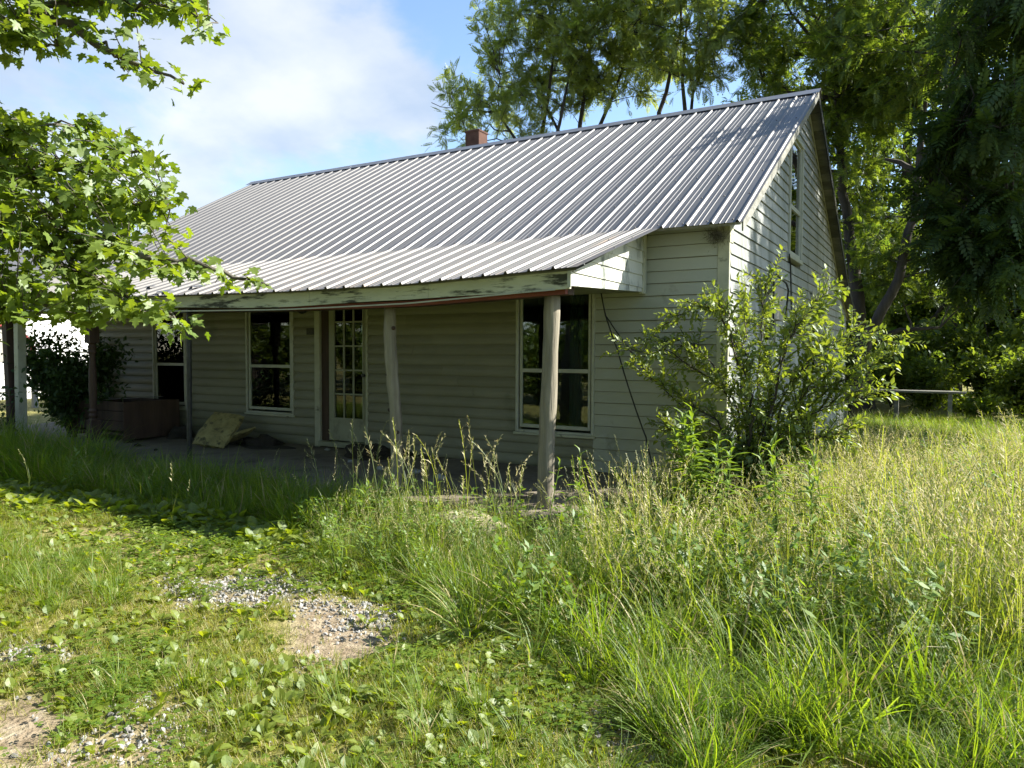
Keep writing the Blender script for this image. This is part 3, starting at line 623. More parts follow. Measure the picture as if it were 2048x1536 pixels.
# screws
def screws(zfun, rows, xa, xb, name, edge=None):
    m = MB(); x = xb
    while x > xa:
        for y in rows:
            yy = y+rnd.uniform(-0.012, 0.012); X = x+rnd.uniform(-0.006, 0.006); Xe = edge(X, 0.5) if edge else X; z = zfun(X, yy)+0.004; r = 0.009
            m.add([(Xe-r, yy-r, z-r*0.5), (Xe+r, yy-r, z-r*0.5), (Xe+r, yy+r, z+r*0.5), (Xe-r, yy+r, z+r*0.5), (Xe, yy-0.003, z+0.012)], [(0, 1, 4), (1, 2, 4), (2, 3, 4), (3, 0, 4)])
        x -= RIB
    o = m.build(name, 'screw', roof_o); o['kind'] = 'stuff'
screws(lambda X, Y: roof_z(Y), [-0.24, 0.42, 1.08, 1.74, 2.4, 3.06, 3.72, 4.2], XL_ROOF+0.1, 0.153-0.06, 'roof_screws')
screws(porch_z, [-1.85, -1.2, -0.75, -0.33], XL_ROOF+0.1, -0.597-0.06, 'roof_screws', edge=pedge)
# rake: soffit boards and verge boards on the gable side
def rake_boards():
    for (ya, yb, st) in ((Y_E+0.02, Y_R, 0.15), (Y_R, Y_K, 0.17), (Y_K, Y_B-0.03, 0.19)):
        y = ya
        while y < yb-0.02:
            y2 = min(y+st*rnd.uniform(0.8, 1.25), yb); m = MB(); dz = -0.006-rnd.uniform(0.0, 0.006); g = 0.004; x1 = 0.175+rnd.uniform(-0.006, 0.006)
            za, zb = roof_z(y+g), roof_z(y2-g)
            m.prism([(0, y+g, za+dz), (0, y2-g, zb+dz), (0, y2-g, zb+dz-0.026), (0, y+g, za+dz-0.026)], (0.0005, 0, 0), (x1, 0, 0)); m.build('soffit_board', 'weathered_plank', roof_o)
            y = y2
    for (ya, yb, h, mat) in ((Y_E+0.05, Y_R-0.01, 0.10, 'weathered_plank'), (Y_R+0.01, 6.25, 0.11, 'dark_metal'), (6.30, 6.75, 0.10, 'weathered_plank'), (6.78, Y_K-0.03, 0.11, 'dark_metal'), (Y_K+0.02, Y_B-0.05, 0.12, 'dark_metal')):
        m = MB(); za, zb = roof_z(ya)-0.006, roof_z(yb)-0.006
        m.prism([(0, ya, za), (0, yb, zb), (0, yb, zb-h), (0, ya, za-h)], (0.182, 0, 0), (0.198, 0, 0)); m.build('verge_board', mat, roof_o)
rake_boards()
# chimney
P = hit(936, 264, 1, 5.3); Q = hit(963, 262, 1, 5.3); zt = P[2]+0.0
m = MB(); cx0, cx1 = P[0], Q[0]; w_ = cx1-cx0
m.box(cx0, cx1, 5.2, 5.2+w_, 4.2, zt); m.box(cx0-0.012, cx1+0.012, 5.188, 5.212+w_, zt-0.05, zt-0.005)
ch = bevel(m.build('chimney', 'chimney_rust', house), 0.008)
m = MB(); m.box(cx0+0.05, cx1-0.05, 5.25, 5.15+w_, zt, zt+0.004); m.build('flue', 'black_rubber', ch)

# porch: floor, fascia, beam, end gable, posts ------------------------------------
m = MB(); xs = np.linspace(-12.3, -0.70, 60)
def floor_y(x): return -1.98+0.03*math.sin(x*2.1)+0.02*math.sin(x*5.3)
for a, b in zip(xs[:-1], xs[1:]):
    ya, yb = floor_y(a), floor_y(b)
    m.add([(a, ya, -0.10), (b, yb, -0.10), (b, -0.003, 0.0), (a, -0.003, 0.0), (a, ya, -0.34), (b, yb, -0.34)], [(0, 1, 2, 3), (4, 5, 1, 0)])
m.poly([(-0.70, floor_y(-0.7), -0.34), (-0.70, 0, -0.34), (-0.70, 0, 0), (-0.70, floor_y(-0.7), -0.10)])
m.build('porch_floor', 'concrete', house)
def ribbon(name, mat, xa, xb, n, yf, ztop, zbot, th, parent=None):
    m = MB(); xs = np.linspace(xa, xb, n)
    for a, b in zip(xs[:-1], xs[1:]):
        A = [(a, yf(a), ztop(a)), (a, yf(a)+th, ztop(a)), (a, yf(a)+th, zbot(a)), (a, yf(a), zbot(a))]
        B = [(b, yf(b), ztop(b)), (b, yf(b)+th, ztop(b)), (b, yf(b)+th, zbot(b)), (b, yf(b), zbot(b))]
        m.add(A+B, [(0, 4, 5, 1), (1, 5, 6, 2), (2, 6, 7, 3), (3, 7, 4, 0)])
    m.poly([A_ for A_ in [(xb, yf(xb), zbot(xb)), (xb, yf(xb)+th, zbot(xb)), (xb, yf(xb)+th, ztop(xb)), (xb, yf(xb), ztop(xb))]])
    return m.build(name, mat, parent or house)
FY = lambda x: -1.845
edges = [-12.0, -9.6, -7.25, -3.9, -2.35, -0.865]
for a, b in zip(edges[:-1], edges[1:]):
    ribbon('fascia_board', 'fascia_paint', a+0.002, b-0.002, 14, FY, lambda x: eave_z(x)+0.002, lambda x: eave_z(x)-0.145+0.012*math.sin(x*1.7), 0.03)
ribbon('fascia_strip', 'window_white', -11.9, -1.0, 60, lambda x: -1.86-0.02*math.sin((x+1)*0.5), lambda x: eave_z(x)-0.150-0.025*max(0, math.sin((x+1.2)*-0.42)), lambda x: eave_z(x)-0.163-0.025*max(0, math.sin((x+1.2)*-0.42)), 0.012)
ribbon('red_beam', 'red_paint', -4.4, -0.93, 20, lambda x: -1.80, lambda x: eave_z(x)-0.142, lambda x: eave_z(x)-0.195+0.012*(x < -3.4)*(x+3.4)*-1, 0.05)
ribbon('porch_beam', 'brown_wood', -12.0, -0.95, 40, lambda x: -1.70, lambda x: eave_z(x)-0.05, lambda x: eave_z(x)-0.19, 0.12)
# boxed end of the porch roof with its own siding
XE = -0.87
eb = MB(); zb0 = lambda y: 1.955+(y+0.1)*0.045
eb.prism([(0, -0.10, zb0(-0.1)), (0, -1.83, zb0(-1.83)), (0, -1.83, porch_z(XE, -1.83)-0.036), (0, -0.33, porch_z(XE, -0.33)-0.036), (0, -0.10, porch_z(XE, -0.1)-0.036)], (XE-0.03, 0, 0), (XE-0.006, 0, 0))
end_o = eb.build('porch_end', 'vinyl_end', house)
z = zb0(-1.8)-0.01; kk = 0
while z < 2.55:
    za, zt = z, z+COURSE; top = lambda y: porch_z(XE, y)-0.034
    ys = np.linspace(-1.845, -0.105, 30); pts = []
    f = [(y, max(za, zb0(y) if kk == 0 else za), min(zt+0.004, top(y))) for y in ys]; f = [(y, a, b) for y, a, b in f if b-a > 0.012]
    if len(f) < 2: break
    m = MB(); n = len(f); ou = lambda y, zz, z0_: XE+0.014-0.012*(zz-za)/COURSE
    m.add([(ou(y, a, za), y, a) for y, a, b in f]+[(ou(y, b, za), y, b) for y, a, b in f]+[(XE-0.005, y, a) for y, a, b in f]+[(XE-0.005, y, b) for y, a, b in f],
          [(i, i+1, n+i+1, n+i) for i in range(n-1)]+[(2*n+i, 2*n+i+1, i+1, i) for i in range(n-1)]+[(n+i, n+i+1, 3*n+i+1, 3*n+i) for i in range(n-1)]+[(0, n, 3*n, 2*n), (n-1, 3*n-1, 4*n-1, 2*n-1)])
    m.build('siding_board', 'vinyl_end', end_o); z += COURSE; kk += 1
m = MB(); m.box(XE-0.03, XE+0.022, -0.115, -0.030, 1.935, porch_z(XE, -0.07)-0.05); bevel(m.build('end_trim', 'trim_paint', end_o), 0.004)
m = MB(); m.box(XE-0.012, XE+0.020, -1.86, -1.848, eave_z(XE)-0.15, eave_z(XE)-0.004); m.build('end_trim', 'window_white', end_o)
m = MB(); m.box(XL_ROOF+0.1, XE-0.032, -1.66, -0.03, 1.958, 1.968); m.build('porch_ceiling', 'vinyl_shaded_olive', house)
# posts
def round_post(top, bot, r0, r1, mat, name='porch_post', wob=0.012, sides=10, n=14, seed=0):
    rr = random.Random(seed); pts = []; rad = []
    for i in range(n):
        t = i/(n-1); p = Vector(bot).lerp(Vector(top), t); p.x += wob*math.sin(t*7+seed)+rr.uniform(-0.004, 0.004); p.y += wob*math.cos(t*5+seed)
        pts.append(p); rad.append(r0+(r1-r0)*t+rr.uniform(-0.004, 0.004))
    m = MB(); m.tube(pts, rad, sides); return m.build(name, mat, house, smooth=True)
PX = lambda px, py, y=-1.62: hit(px, py, 1, y)
a = PX(1106, 590); b = PX(1091, 985); round_post((a[0], -1.64, eave_z(a[0])-0.185), (b[0], -1.64, -0.30), 0.077, 0.072, 'weathered_wood', seed=2, wob=0.004)
a = PX(785, 612); b = PX(796, 960); p2 = round_post((a[0], -1.64, eave_z(a[0])-0.185), (b[0], -1.64, -0.30), 0.066, 0.060, 'weathered_wood', seed=5, wob=0.014, n=22)
for z_, da in ((1.55, 2.2), (1.08, -0.9), (0.72, -1.6), (0.5, 1.2)):     # knots
    m = MB(); cx = np.interp(z_, [-0.3, 1.78], [b[0], a[0]]); v = Vector((math.sin(da), -abs(math.cos(da)), 0)); c0 = Vector((cx, -1.64, z_))
    m.tube([c0+v*0.04, c0+v*0.064+Vector((0, 0, 0.004)), c0+v*0.074+Vector((0, 0, 0.008))], [0.026, 0.020, 0.010], 8); m.build('knot', 'brown_wood', p2, smooth=True)
a = PX(378, 622, -1.75); b = PX(379, 930, -1.75); m = MB(); m.tube([(a[0], -1.75, eave_z(a[0])-0.15), (b[0], -1.75, -0.10)], 0.031, 12); m.box(b[0]-0.07, b[0]+0.07, -1.82, -1.68, -0.098, -0.082); m.box(a[0]-0.07, a[0]+0.07, -1.82, -1.68, eave_z(a[0])-0.20, eave_z(a[0])-0.188)
m.build('pipe_post', 'dark_metal', house)
a = PX(183, 632); tx = a[0]; prof_t = [(-0.11, 0.064), (0.30, 0.064)]
m = MB(); m.box(tx-0.062, tx+0.062, -1.682, -1.558, -0.11, 0.36); m.box(tx-0.066, tx+0.066, -1.686, -1.554, 1.42, eave_z(tx)-0.18)
zs = [0.36, 0.38, 0.42, 0.45, 0.48, 0.52, 0.58, 0.80, 1.05, 1.20, 1.26, 1.29, 1.33, 1.36, 1.40, 1.42]; rs = [0.060, 0.046, 0.060, 0.040, 0.056, 0.040, 0.045, 0.052, 0.047, 0.038, 0.040, 0.056, 0.044, 0.056, 0.042, 0.060]
m.tube([(tx, -1.62, z_) for z_ in zs], rs, 14); m.build('turned_post', 'brown_wood', house)
for (p0, p1, r, mt) in (((16, 640), (29, 870), 0.068, 'brown_wood'), ((39, 630), (43, 870), 0.060, 'trim_paint')):
    a, b = PX(*p0), PX(*p1); m = MB(); zt = eave_z(a[0])-0.19
    m.add([(b[0]-r, -1.62-r, -0.12), (b[0]+r, -1.62-r, -0.12), (b[0]+r, -1.62+r, -0.12), (b[0]-r, -1.62+r, -0.12), (a[0]-r, -1.62-r, zt), (a[0]+r, -1.62-r, zt), (a[0]+r, -1.62+r, zt), (a[0]-r, -1.62+r, zt)],
          [(0, 3, 2, 1), (4, 5, 6, 7), (0, 1, 5, 4), (1, 2, 6, 5), (2, 3, 7, 6), (3, 0, 4, 7)]); bevel(m.build('porch_post', mt, house), 0.006)
# cables fixed to the house
def cable(pts, r, label, name='cable'):
    m = MB(); P = [Vector(p) for p in pts]; Q = []
    for i in range(len(P)-1):
        for k in range(6): Q.append(P[i].lerp(P[i+1], k/6)+Vector((0, 0, -0.01*math.sin(math.pi*k/6))))
    Q.append(P[-1]); m.tube(Q, r, 5); o = m.build(name, 'black_rubber', smooth=True); tag(o, label, 'cable'); return o
A = hit(1199, 582, 1, -0.12); B = hit(1211, 630, 1, -0.10); C1 = hit(1235, 700, 1, -0.14); C2 = hit(1262, 790, 1, -0.16); C3 = hit(1292, 875, 1, -0.18)
cable([(A[0], -0.08, 1.975), B, C1, C2, C3, (C3[0]+0.12, -0.3, 0.15)], 0.008, 'black cable dropping from the porch eave and hanging steeply down the siding')
D1 = hit(1212, 632, 1, -0.07); D2 = hit(1285, 735, 1, -0.09); D3 = hit(1360, 808, 1, -0.11); D4 = hit(1430, 850, 1, -0.13)
cable([B, D1, D2, D3, D4], 0.007, 'black cable running slantwise across the siding into the shrub')
E1 = [hit(*q, 0, 0.045) for q in ((1578, 508), (1581, 530), (1582, 570), (1583, 625))]
cable([(0.05, E1[0][1], E1[0][2])]+[tuple(e) for e in E1[1:]], 0.010, 'black cable hanging straight down from the attic window')
m = MB(); q0 = hit(1524, 566, 0, 0.03); q1 = hit(1551, 560, 0, 0.03); m.box(0.024, 0.16, q0[1], q1[1]-0.1, q0[2]-0.42, q0[2]-0.02)
bx = bevel(m.build('meter_box', 'carport_metal', house), 0.01)
m = MB(); m.tube([(0.17, q0[1]-0.02, q0[2]-0.5), (0.17, q0[1]-0.04, q0[2]+0.06), (0.17, q0[1]+0.1, q0[2]+0.10), (0.17, q1[1]-0.05, q0[2]+0.05), (0.17, q1[1]+0.1, q0[2]-0.02), (0.12, q1[1]+0.2, q0[2]-0.4)], 0.012, 6); m.build('conduit', 'black_rubber', bx, smooth=True)

# ------------------------------------------------------------------ things on and about the porch
def crate():
    r = thing('wooden_crate', 'long dark wooden crate with reddish plywood end against the porch wall', 'crate', (-9.2, -0.55, 0))
    x0, x1, y0, y1, h = -9.95, -8.5, -1.03, -0.12, 0.56
    for i in range(3):
        m = MB(); z = 0.13+i*0.145; m.box(x0, x1-0.02, y0+rnd.uniform(0, 0.006), y0+0.025, z, z+0.138); bevel(m.build('plank', 'brown_wood', r), 0.004)
    for i in range(3):
        m = MB(); z = 0.03+i*0.175; m.box(x0, x1-0.02, y1-0.025, y1, z, z+0.168); m.build('plank', 'brown_wood', r)
    m = MB(); m.box(x1-0.018, x1, y0-0.005, y1+0.005, 0.0, h); bevel(m.build('end_panel', 'plywood', r), 0.004)
    m = MB(); m.box(x0, x0+0.018, y0+0.03, y1-0.03, 0.0, h-0.03); m.build('end_panel', 'plywood', r)
    m = MB(); m.box(x0+0.02, x1-0.02, y0+0.03, y1-0.03, 0.06, 0.09); m.box(x0+0.03, x0+0.08, y0+0.03, y0+0.08, -0.055, 0.5); m.box(x1-0.07, x1-0.02, y0+0.03, y0+0.08, -0.055, 0.5); m.build('frame', 'brown_wood', r)
    b = MB(); b.prism([(-9.1, -1.0, 0.60), (-8.95, -1.0, 0.60), (-8.95, -0.98, 0.60), (-9.1, -0.98, 0.60)], (0, 0, -0.02), (0.25, 0.75, 0.0)); tag(b.build('loose_board', 'weathered_plank'), 'grey loose board laid across the open crate', 'board')
crate()
def rough_lump(name, mat, loc, size, label, cat, seed, sub=3, amp=0.25, flat=0.5):
    bm = bmesh.new(); bmesh.ops.create_icosphere(bm, subdivisions=sub, radius=1.0); rr = np.random.default_rng(seed); ph = rr.uniform(0, 6, 9); fr = rr.uniform(2, 6, 9)
    for v in bm.verts:
        n = v.co.normalized(); d = 1+amp*(math.sin(fr[0]*n.x+ph[0])*math.sin(fr[1]*n.y+ph[1])+0.6*math.sin(fr[2]*2*n.z+ph[2]+fr[3]*n.x)+0.5*math.sin(fr[4]*2.5*n.y+ph[4])*math.sin(fr[5]*2*n.x+ph[5]))
        v.co = Vector((n.x*d*size[0], n.y*d*size[1], max(n.z*d, -flat)*size[2]))
    me = bpy.data.meshes.new(name); bm.to_mesh(me); bm.free(); me.materials.append(MATS[mat]); me.polygons.foreach_set('use_smooth', [True]*len(me.polygons))
    o = bpy.data.objects.new(name, me); o.location = loc; link(o); return tag(o, label, cat)
def cushion():
    r = thing('foam_cushion', 'torn yellow foam cushion propped on the porch below the window', 'cushion', (-6.95, -0.62, 0))
    def block(c, sx, sy, sz, rot, mat, name, seed, par):
        rr = random.Random(seed); n = 7; R = Euler(rot).to_matrix(); m = MB(); V = []; F = []
        def P(u, v, w): 
            e = 0.03*(abs(u)**4+abs(v)**4); return R @ Vector((u*sx*(1+rr.uniform(-0.02, 0.02)), v*sy*(1+rr.uniform(-0.02, 0.02)), w*(sz-e)+rr.uniform(-0.006, 0.006)))+Vector(c)
        g = [[P(-1+2*i/(n-1), -1+2*j/(n-1), 1) for i in range(n)] for j in range(n)]; h = [[P(-1+2*i/(n-1), -1+2*j/(n-1), -1) for i in range(n)] for j in range(n)]
        V = [p for row in g for p in row]+[p for row in h for p in row]; N = n*n
        for j in range(n-1):
            for i in range(n-1):
                a = j*n+i; F.append((a, a+1, a+n+1, a+n)); F.append((N+a, N+a+n, N+a+n+1, N+a+1))
        for i in range(n-1):
            F += [(i+1, i, N+i, N+i+1), ((n-1)*n+i, (n-1)*n+i+1, N+(n-1)*n+i+1, N+(n-1)*n+i), (i*n, (i+1)*n, N+(i+1)*n, N+i*n), ((i+1)*n+n-1, i*n+n-1, N+i*n+n-1, N+(i+1)*n+n-1)]
        m.add(V, F); return m.build(name, mat, par)
    block((-6.98, -0.58, 0.20), 0.26, 0.30, 0.055, (0.75, 0.10, 0.25), 'foam', 'foam_slab', 3, r)
    block((-6.75, -0.42, 0.12), 0.24, 0.16, 0.045, (0.25, -0.35, -0.3), 'foam', 'foam_slab', 4, r)
    b = block((-7.30, -0.42, 0.09), 0.20, 0.15, 0.07, (0.1, 0.3, 0.6), 'cloth_beige', 'pillow', 7, None)
    tag(b, 'grubby beige pillow under the yellow foam cushion', 'pillow')
cushion()
P = hit(525, 880, 2, 0.06); rough_lump('rag_heap', 'dark_cloth', (P[0], min(P[1], -0.25), -0.02), (0.30, 0.16, 0.13), 'crumpled dark rag heap beside the yellow foam cushion', 'rags', 4, amp=0.35, flat=0.2)
P = hit(352, 862, 2, 0.08); rough_lump('rag_heap', 'dark_cloth', (-8.22, -0.30, -0.02), (0.20, 0.16, 0.17), 'small dark rag heap in the corner beside the plywood crate end', 'rags', 9, amp=0.3, flat=0.2)
P = hit(765, 915, 2, 0.0); rough_lump('soil_heap', 'dark_soil', (-4.28, -0.28, -0.03), (0.42, 0.26, 0.15), 'low heap of dark soil on the porch right of the door', 'soil heap', 6, amp=0.35, flat=0.15)
m = MB(); n = 40; c = Vector((-6.35, -0.33, -0.012)); pts = [(c.x+(0.55+0.06*math.sin(3*a)+0.03*math.sin(7*a))*math.cos(a), c.y-0.02+(0.19+0.03*math.sin(4*a+1))*math.sin(a), -0.006-0.05*(0.30-0.19*math.sin(a))) for a in [2*math.pi*i/n for i in range(n)]]
m.poly([(x_, y_, 0.05*y_/1.0+0.008) for x_, y_, z_ in pts]); o = m.build('floor_mat', 'dark_cloth'); sm = o.modifiers.new('t', 'SOLIDIFY'); sm.thickness = 0.01; tag(o, 'flat dark mat lying on the porch between the cushion and the door', 'mat')
k = 0
for px, py, s_ in ((262, 884, 0.045), (285, 878, 0.07), (233, 905, 0.05), (276, 890, 0.05), (312, 898, 0.03), (760, 938, 0.05), (700, 925, 0.04), (830, 945, 0.06), (655, 905, 0.04), (880, 955, 0.07)):
    P = hit(px, py, 2, -0.04); k += 1
    tag(rough_lump('rubble_chunk', 'dark_soil' if k < 6 else 'stone', (P[0], P[1], 0.051*P[1]+0.01), (s_, s_*0.8, s_*0.6), 'x', 'rubble', 20+k, sub=2, amp=0.3, flat=0.5),
        'dark clod of rubble scattered on the porch floor near the crate' if k < 6 else 'pale stone chunk lying on the porch floor between door and posts', group='dark rubble by the crate' if k < 6 else 'pale chunks on the porch')
# bird nest under the eave
def nest():
    P = hit(1434, 462, 1, -0.08); rr = np.random.default_rng(3); n = 420
    pos = np.stack([P[0]+rr.normal(0, 0.05, n), -0.09+rr.normal(0, 0.03, n), 2.52-np.abs(rr.normal(0, 0.055, n))], 1); d = nrm(rr.normal(0, 1, (n, 3))*np.array([0.7, 0.5, 1.0]))
    T = np.array([(-0.03, 0, 0), (0.03, 0, 0), (0.0, 1, 0.05)]); V, F = stamp(T, [np.array([(0, 1, 2)])], pos, frames(d, rr.normal(0, 1, (n, 3))), rr.uniform(0.04, 0.10, n))
    o = bpy.data.objects.new('bird_nest', np_mesh('bird_nest', V, F, 'nest')); link(o); tag(o, 'ragged grey bird nest stuffed under the eave at the corner board', 'nest')
nest()
P = gp(392, 988); o = rough_lump('plastic_scrap', 'white_plastic', (P[0], P[1], -0.14), (0.14, 0.09, 0.04), 'crumpled white plastic scrap lying in weeds before the porch', 'litter', 12, amp=0.35, flat=0.5)
P = gp(960, 1012); o = rough_lump('stone_step', 'tan_stone', (-1.62, -2.28, -0.22), (0.50, 0.22, 0.16), 'low tan stone step half buried in grass before the right porch post', 'stone', 14, sub=4, amp=0.08, flat=0.6)

# ------------------------------------------------------------------ neighbouring white building and carport
def neighbour():
    X = -24.0; r = thing('white_building', 'long white lap-sided building beyond the porch', 'building', (X-3, 8, -0.25))
    w = MB(); w.box(X-6, X-0.012, -4, 22, -0.4, 3.7); wall = w.build('wall', 'white_siding', r)
    z = 0.0; ex = 0.2
    while z < 3.6:
        m = MB(); m.prism([(X+0.014, 0, z), (X-0.008, 0, z+ex), (X-0.014, 0, z+ex), (X-0.014, 0, z)], (0, -4, 0), (0, 22, 0)); m.build('siding_board', 'white_siding', wall); z += ex
    m = MB(); m.prism([(X-6.3, 0, 3.65), (X+0.3, 0, 3.65), (X-3, 0, 5.0)], (0, -4.3, 0), (0, 22.3, 0)); m.build('roof', 'roof_metal', r)
    m = MB(); m.box(X-0.005, X+0.03, -4, 22, 1.27, 1.31); m.build('dark_band', 'dark_metal', r)  # thin dark band along the wall
neighbour()
def carport():
    A = hit(68, 720, 0, -19.5); B = hit(-60, 640, 0, -19.5)
    y1 = A[1]; yc = y1-1.75; r = thing('carport', 'metal carport with red arched trim before the white building', 'carport', (-19.5, yc, -0.25))
    prof = []
    for i in range(13):
        a = math.pi*i/12; prof.append((yc-1.75*math.cos(a)*(1 if abs(math.cos(a)) < 0.97 else 1), 1.25+0.85*math.sin(a)**0.8))
    m = MB(); m.tube([(-19.5, y, z) for y, z in prof], 0.055, 6); m.build('arch_trim', 'carport_red', r)
    m = MB(); m.tube([(-19.5, prof[-1][0], 1.25), (-19.5, prof[-1][0], 1.0)], 0.055, 6); m.build('trim_end', 'carport_red', r)
    m = MB(); m.poly([(-19.55, y, z) for y, z in prof]+[(-19.55, prof[-1][0], 1.0), (-19.55, prof[0][0], 1.0)]); o = m.build('end_panel', 'carport_metal', r); sm = o.modifiers.new('t', 'SOLIDIFY'); sm.thickness = 0.02
    m = MB()
    for (a, b), (c, d) in zip(prof[:-1], prof[1:]): m.poly([(-19.5, a, b+0.03), (-19.5, c, d+0.03), (-23.0, c, d+0.03), (-23.0, a, b+0.03)])
    o = m.build('roof_sheet', 'carport_metal', r); sm = o.modifiers.new('t', 'SOLIDIFY'); sm.thickness = 0.01
    for xx in (-19.5, -22.8):
        for yy in (prof[0][0], prof[-1][0]):
            m = MB(); m.box(xx-0.06, xx+0.06, yy-0.06, yy+0.06, -0.3, 1.25); m.build('leg', 'carport_metal', r)
carport()
# weathered plank deck at the wood's edge
def old_bench():
    r = thing('plank_bench', 'weathered grey plank bench in the weeds behind the house', 'bench', (1.0, 12.2, -0.25))
    for i in range(3):
        m = MB(); m.box(-0.6+0.05*i, 2.35-0.08*i, 12.0+i*0.17, 12.16+i*0.17, 0.44, 0.485); bevel(m.build('plank', 'weathered_plank', r), 0.005)
    for xx in (-0.2, 0.9, 2.0):
        m = MB(); m.box(xx, xx+0.09, 12.05, 12.45, -0.3, 0.44); m.build('leg', 'weathered_plank', r)
old_bench()

# ------------------------------------------------------------------ trees
def bez(a, b, c, n):
    t = np.linspace(0, 1, n)[:, None]; return (1-t)**2*a+2*t*(1-t)*b+t*t*c
def tree(name, label, trunk, r0, crown, seed, n_clust=90, per=7, leaves=7, template=None, leafmat='walnut_leaf', size=(0.42, 0.6), spread=0.55, limbs=12,
         bark='bark', group=None, forks=(), shell=0.45, wts=None, cat='tree', hang=0.35, taper=0.3, loc=None):
    rr = np.random.default_rng(seed); trunk = [np.array(p, float) for p in trunk]
    r = thing(name, label, cat, tuple(trunk[0]), group)
    T, TF = template; mb = MB()
    # smooth trunk path
    pts = np.array(trunk); tt = np.linspace(0, len(pts)-1, 4*(len(pts)-1)+1); path = np.stack([np.interp(tt, range(len(pts)), pts[:, k]) for k in range(3)], 1)
    path[1:-1] += rr.normal(0, 0.02, (len(path)-2, 3))
    rad = [r0*(1-(1-taper)*i/(len(path)-1))*(1.25 if i == 0 else 1) for i in range(len(path))]; mb.tube(path, rad, 9)
    nodes = [path[len(path)//3:]]
    for fk in forks:
        f = np.array(fk, float); tt = np.linspace(0, len(f)-1, 4*(len(f)-1)+1); q = np.stack([np.interp(tt, range(len(f)), f[:, k]) for k in range(3)], 1)
        mb.tube(q, [r0*0.6*(1-0.65*i/(len(q)-1)) for i in range(len(q))], 7); nodes.append(q)
    crown = [np.array(c, float) for c in crown]; vol = np.array(wts if wts else [c[3]*c[4]*c[5] for c in crown], float); vol /= vol.sum()
    def sample(n, sh):
        w = rr.choice(len(crown), n, p=vol); d = nrm(rr.normal(0, 1, (n, 3))); rad_ = rr.uniform(sh, 1, n)**0.6
        C = np.array(crown)[w]; return C[:, :3]+d*rad_[:, None]*C[:, 3:]
    nd = np.concatenate(nodes)
    for tgt in sample(limbs, 0.3):
        below = nd[nd[:, 2] < tgt[2]-0.3]; src = below if len(below) else nd
        a = src[np.argmin(np.linalg.norm(src-tgt, axis=1)+rr.uniform(0, 1.0, len(src)))]
        q = bez(a, a+(tgt-a)*0.5+np.array([0, 0, -0.15*np.linalg.norm(tgt-a)*0.5]), tgt, 9); q[1:-1] += rr.normal(0, 0.05, (7, 3))
        L_ = np.linalg.norm(tgt-a); mb.tube(q, [max(0.012, r0*0.38*min(1, L_/3)*(1-0.85*i/8)) for i in range(9)], 6, cap=False); nodes.append(q[2:])
    nd = np.concatenate(nodes); P = []; Dv = []
    cl = sample(n_clust, shell)
    for c in cl:
        j = np.argmin(np.linalg.norm(nd-c, axis=1)+0.6*np.maximum(0, nd[:, 2]-c[2])); a = nd[j]; L_ = np.linalg.norm(c-a)
        q = bez(a, a+(c-a)*0.5+np.array([0, 0, 0.10*L_]), c, 6); mb.tube(q, [max(0.006, 0.010+0.008*L_)*(1-0.7*i/5) for i in range(6)], 4, cap=False)
        out = nrm((c-a)[None])[0]
        for k in range(per):
            dirn = nrm((out*0.6+rr.normal(0, 0.6, 3)+np.array([0, 0, 0.15]))[None])[0]; L2 = spread*rr.uniform(0.6, 1.3); s0 = q[rr.integers(3, 6)]; e = s0+dirn*L2
            mb.tube([s0, s0+dirn*L2*0.5+np.array([0, 0, 0.03]), e], [0.008, 0.006, 0.003], 3, cap=False)
            u = rr.uniform(0.15, 1.05, leaves); P.append(s0+dirn*L2*u[:, None]); Dv.append(nrm(dirn*0.5+rr.normal(0, 0.75, (leaves, 3))+np.array([0, 0, -hang])))
    P = np.concatenate(P); Dv = np.concatenate(Dv); up = nrm(rr.normal(0, 0.40, P.shape)+np.array([0, 0, 1]))
    V, F = stamp(T, TF, P, frames(Dv, up), rr.uniform(size[0], size[1], len(P)))
    base = np.array(trunk[0]); o = bpy.data.objects.new('crown', np_mesh('crown', V-base, F, leafmat)); link(o, r); o['kind'] = 'stuff'
    mb.v = [tuple(np.array(v)-base) for v in mb.v]; t = bpy.data.objects.new('trunk', mb.mesh('trunk', bark, True)); link(t, r)
    return r
def copy_tree(src, loc, rz, sc, label, group=None):
    c = src.copy(); COL.objects.link(c); c.location = loc; c.rotation_euler = (0, 0, rz); c.scale = (sc, sc, sc); c['label'] = label
    if group: c['group'] = group
    for ch in list(src.children):
        d = ch.copy(); COL.objects.link(d); d.parent = c
    return c
PIN = t_pinnate(6, 0.21, 0.050); PIN_S = t_pinnate(5, 0.22, 0.07); SIM = t_simple(); DIA = t_diamond()
def base_of(px, py, y):
    P = hit(px, py, 1, y); return P
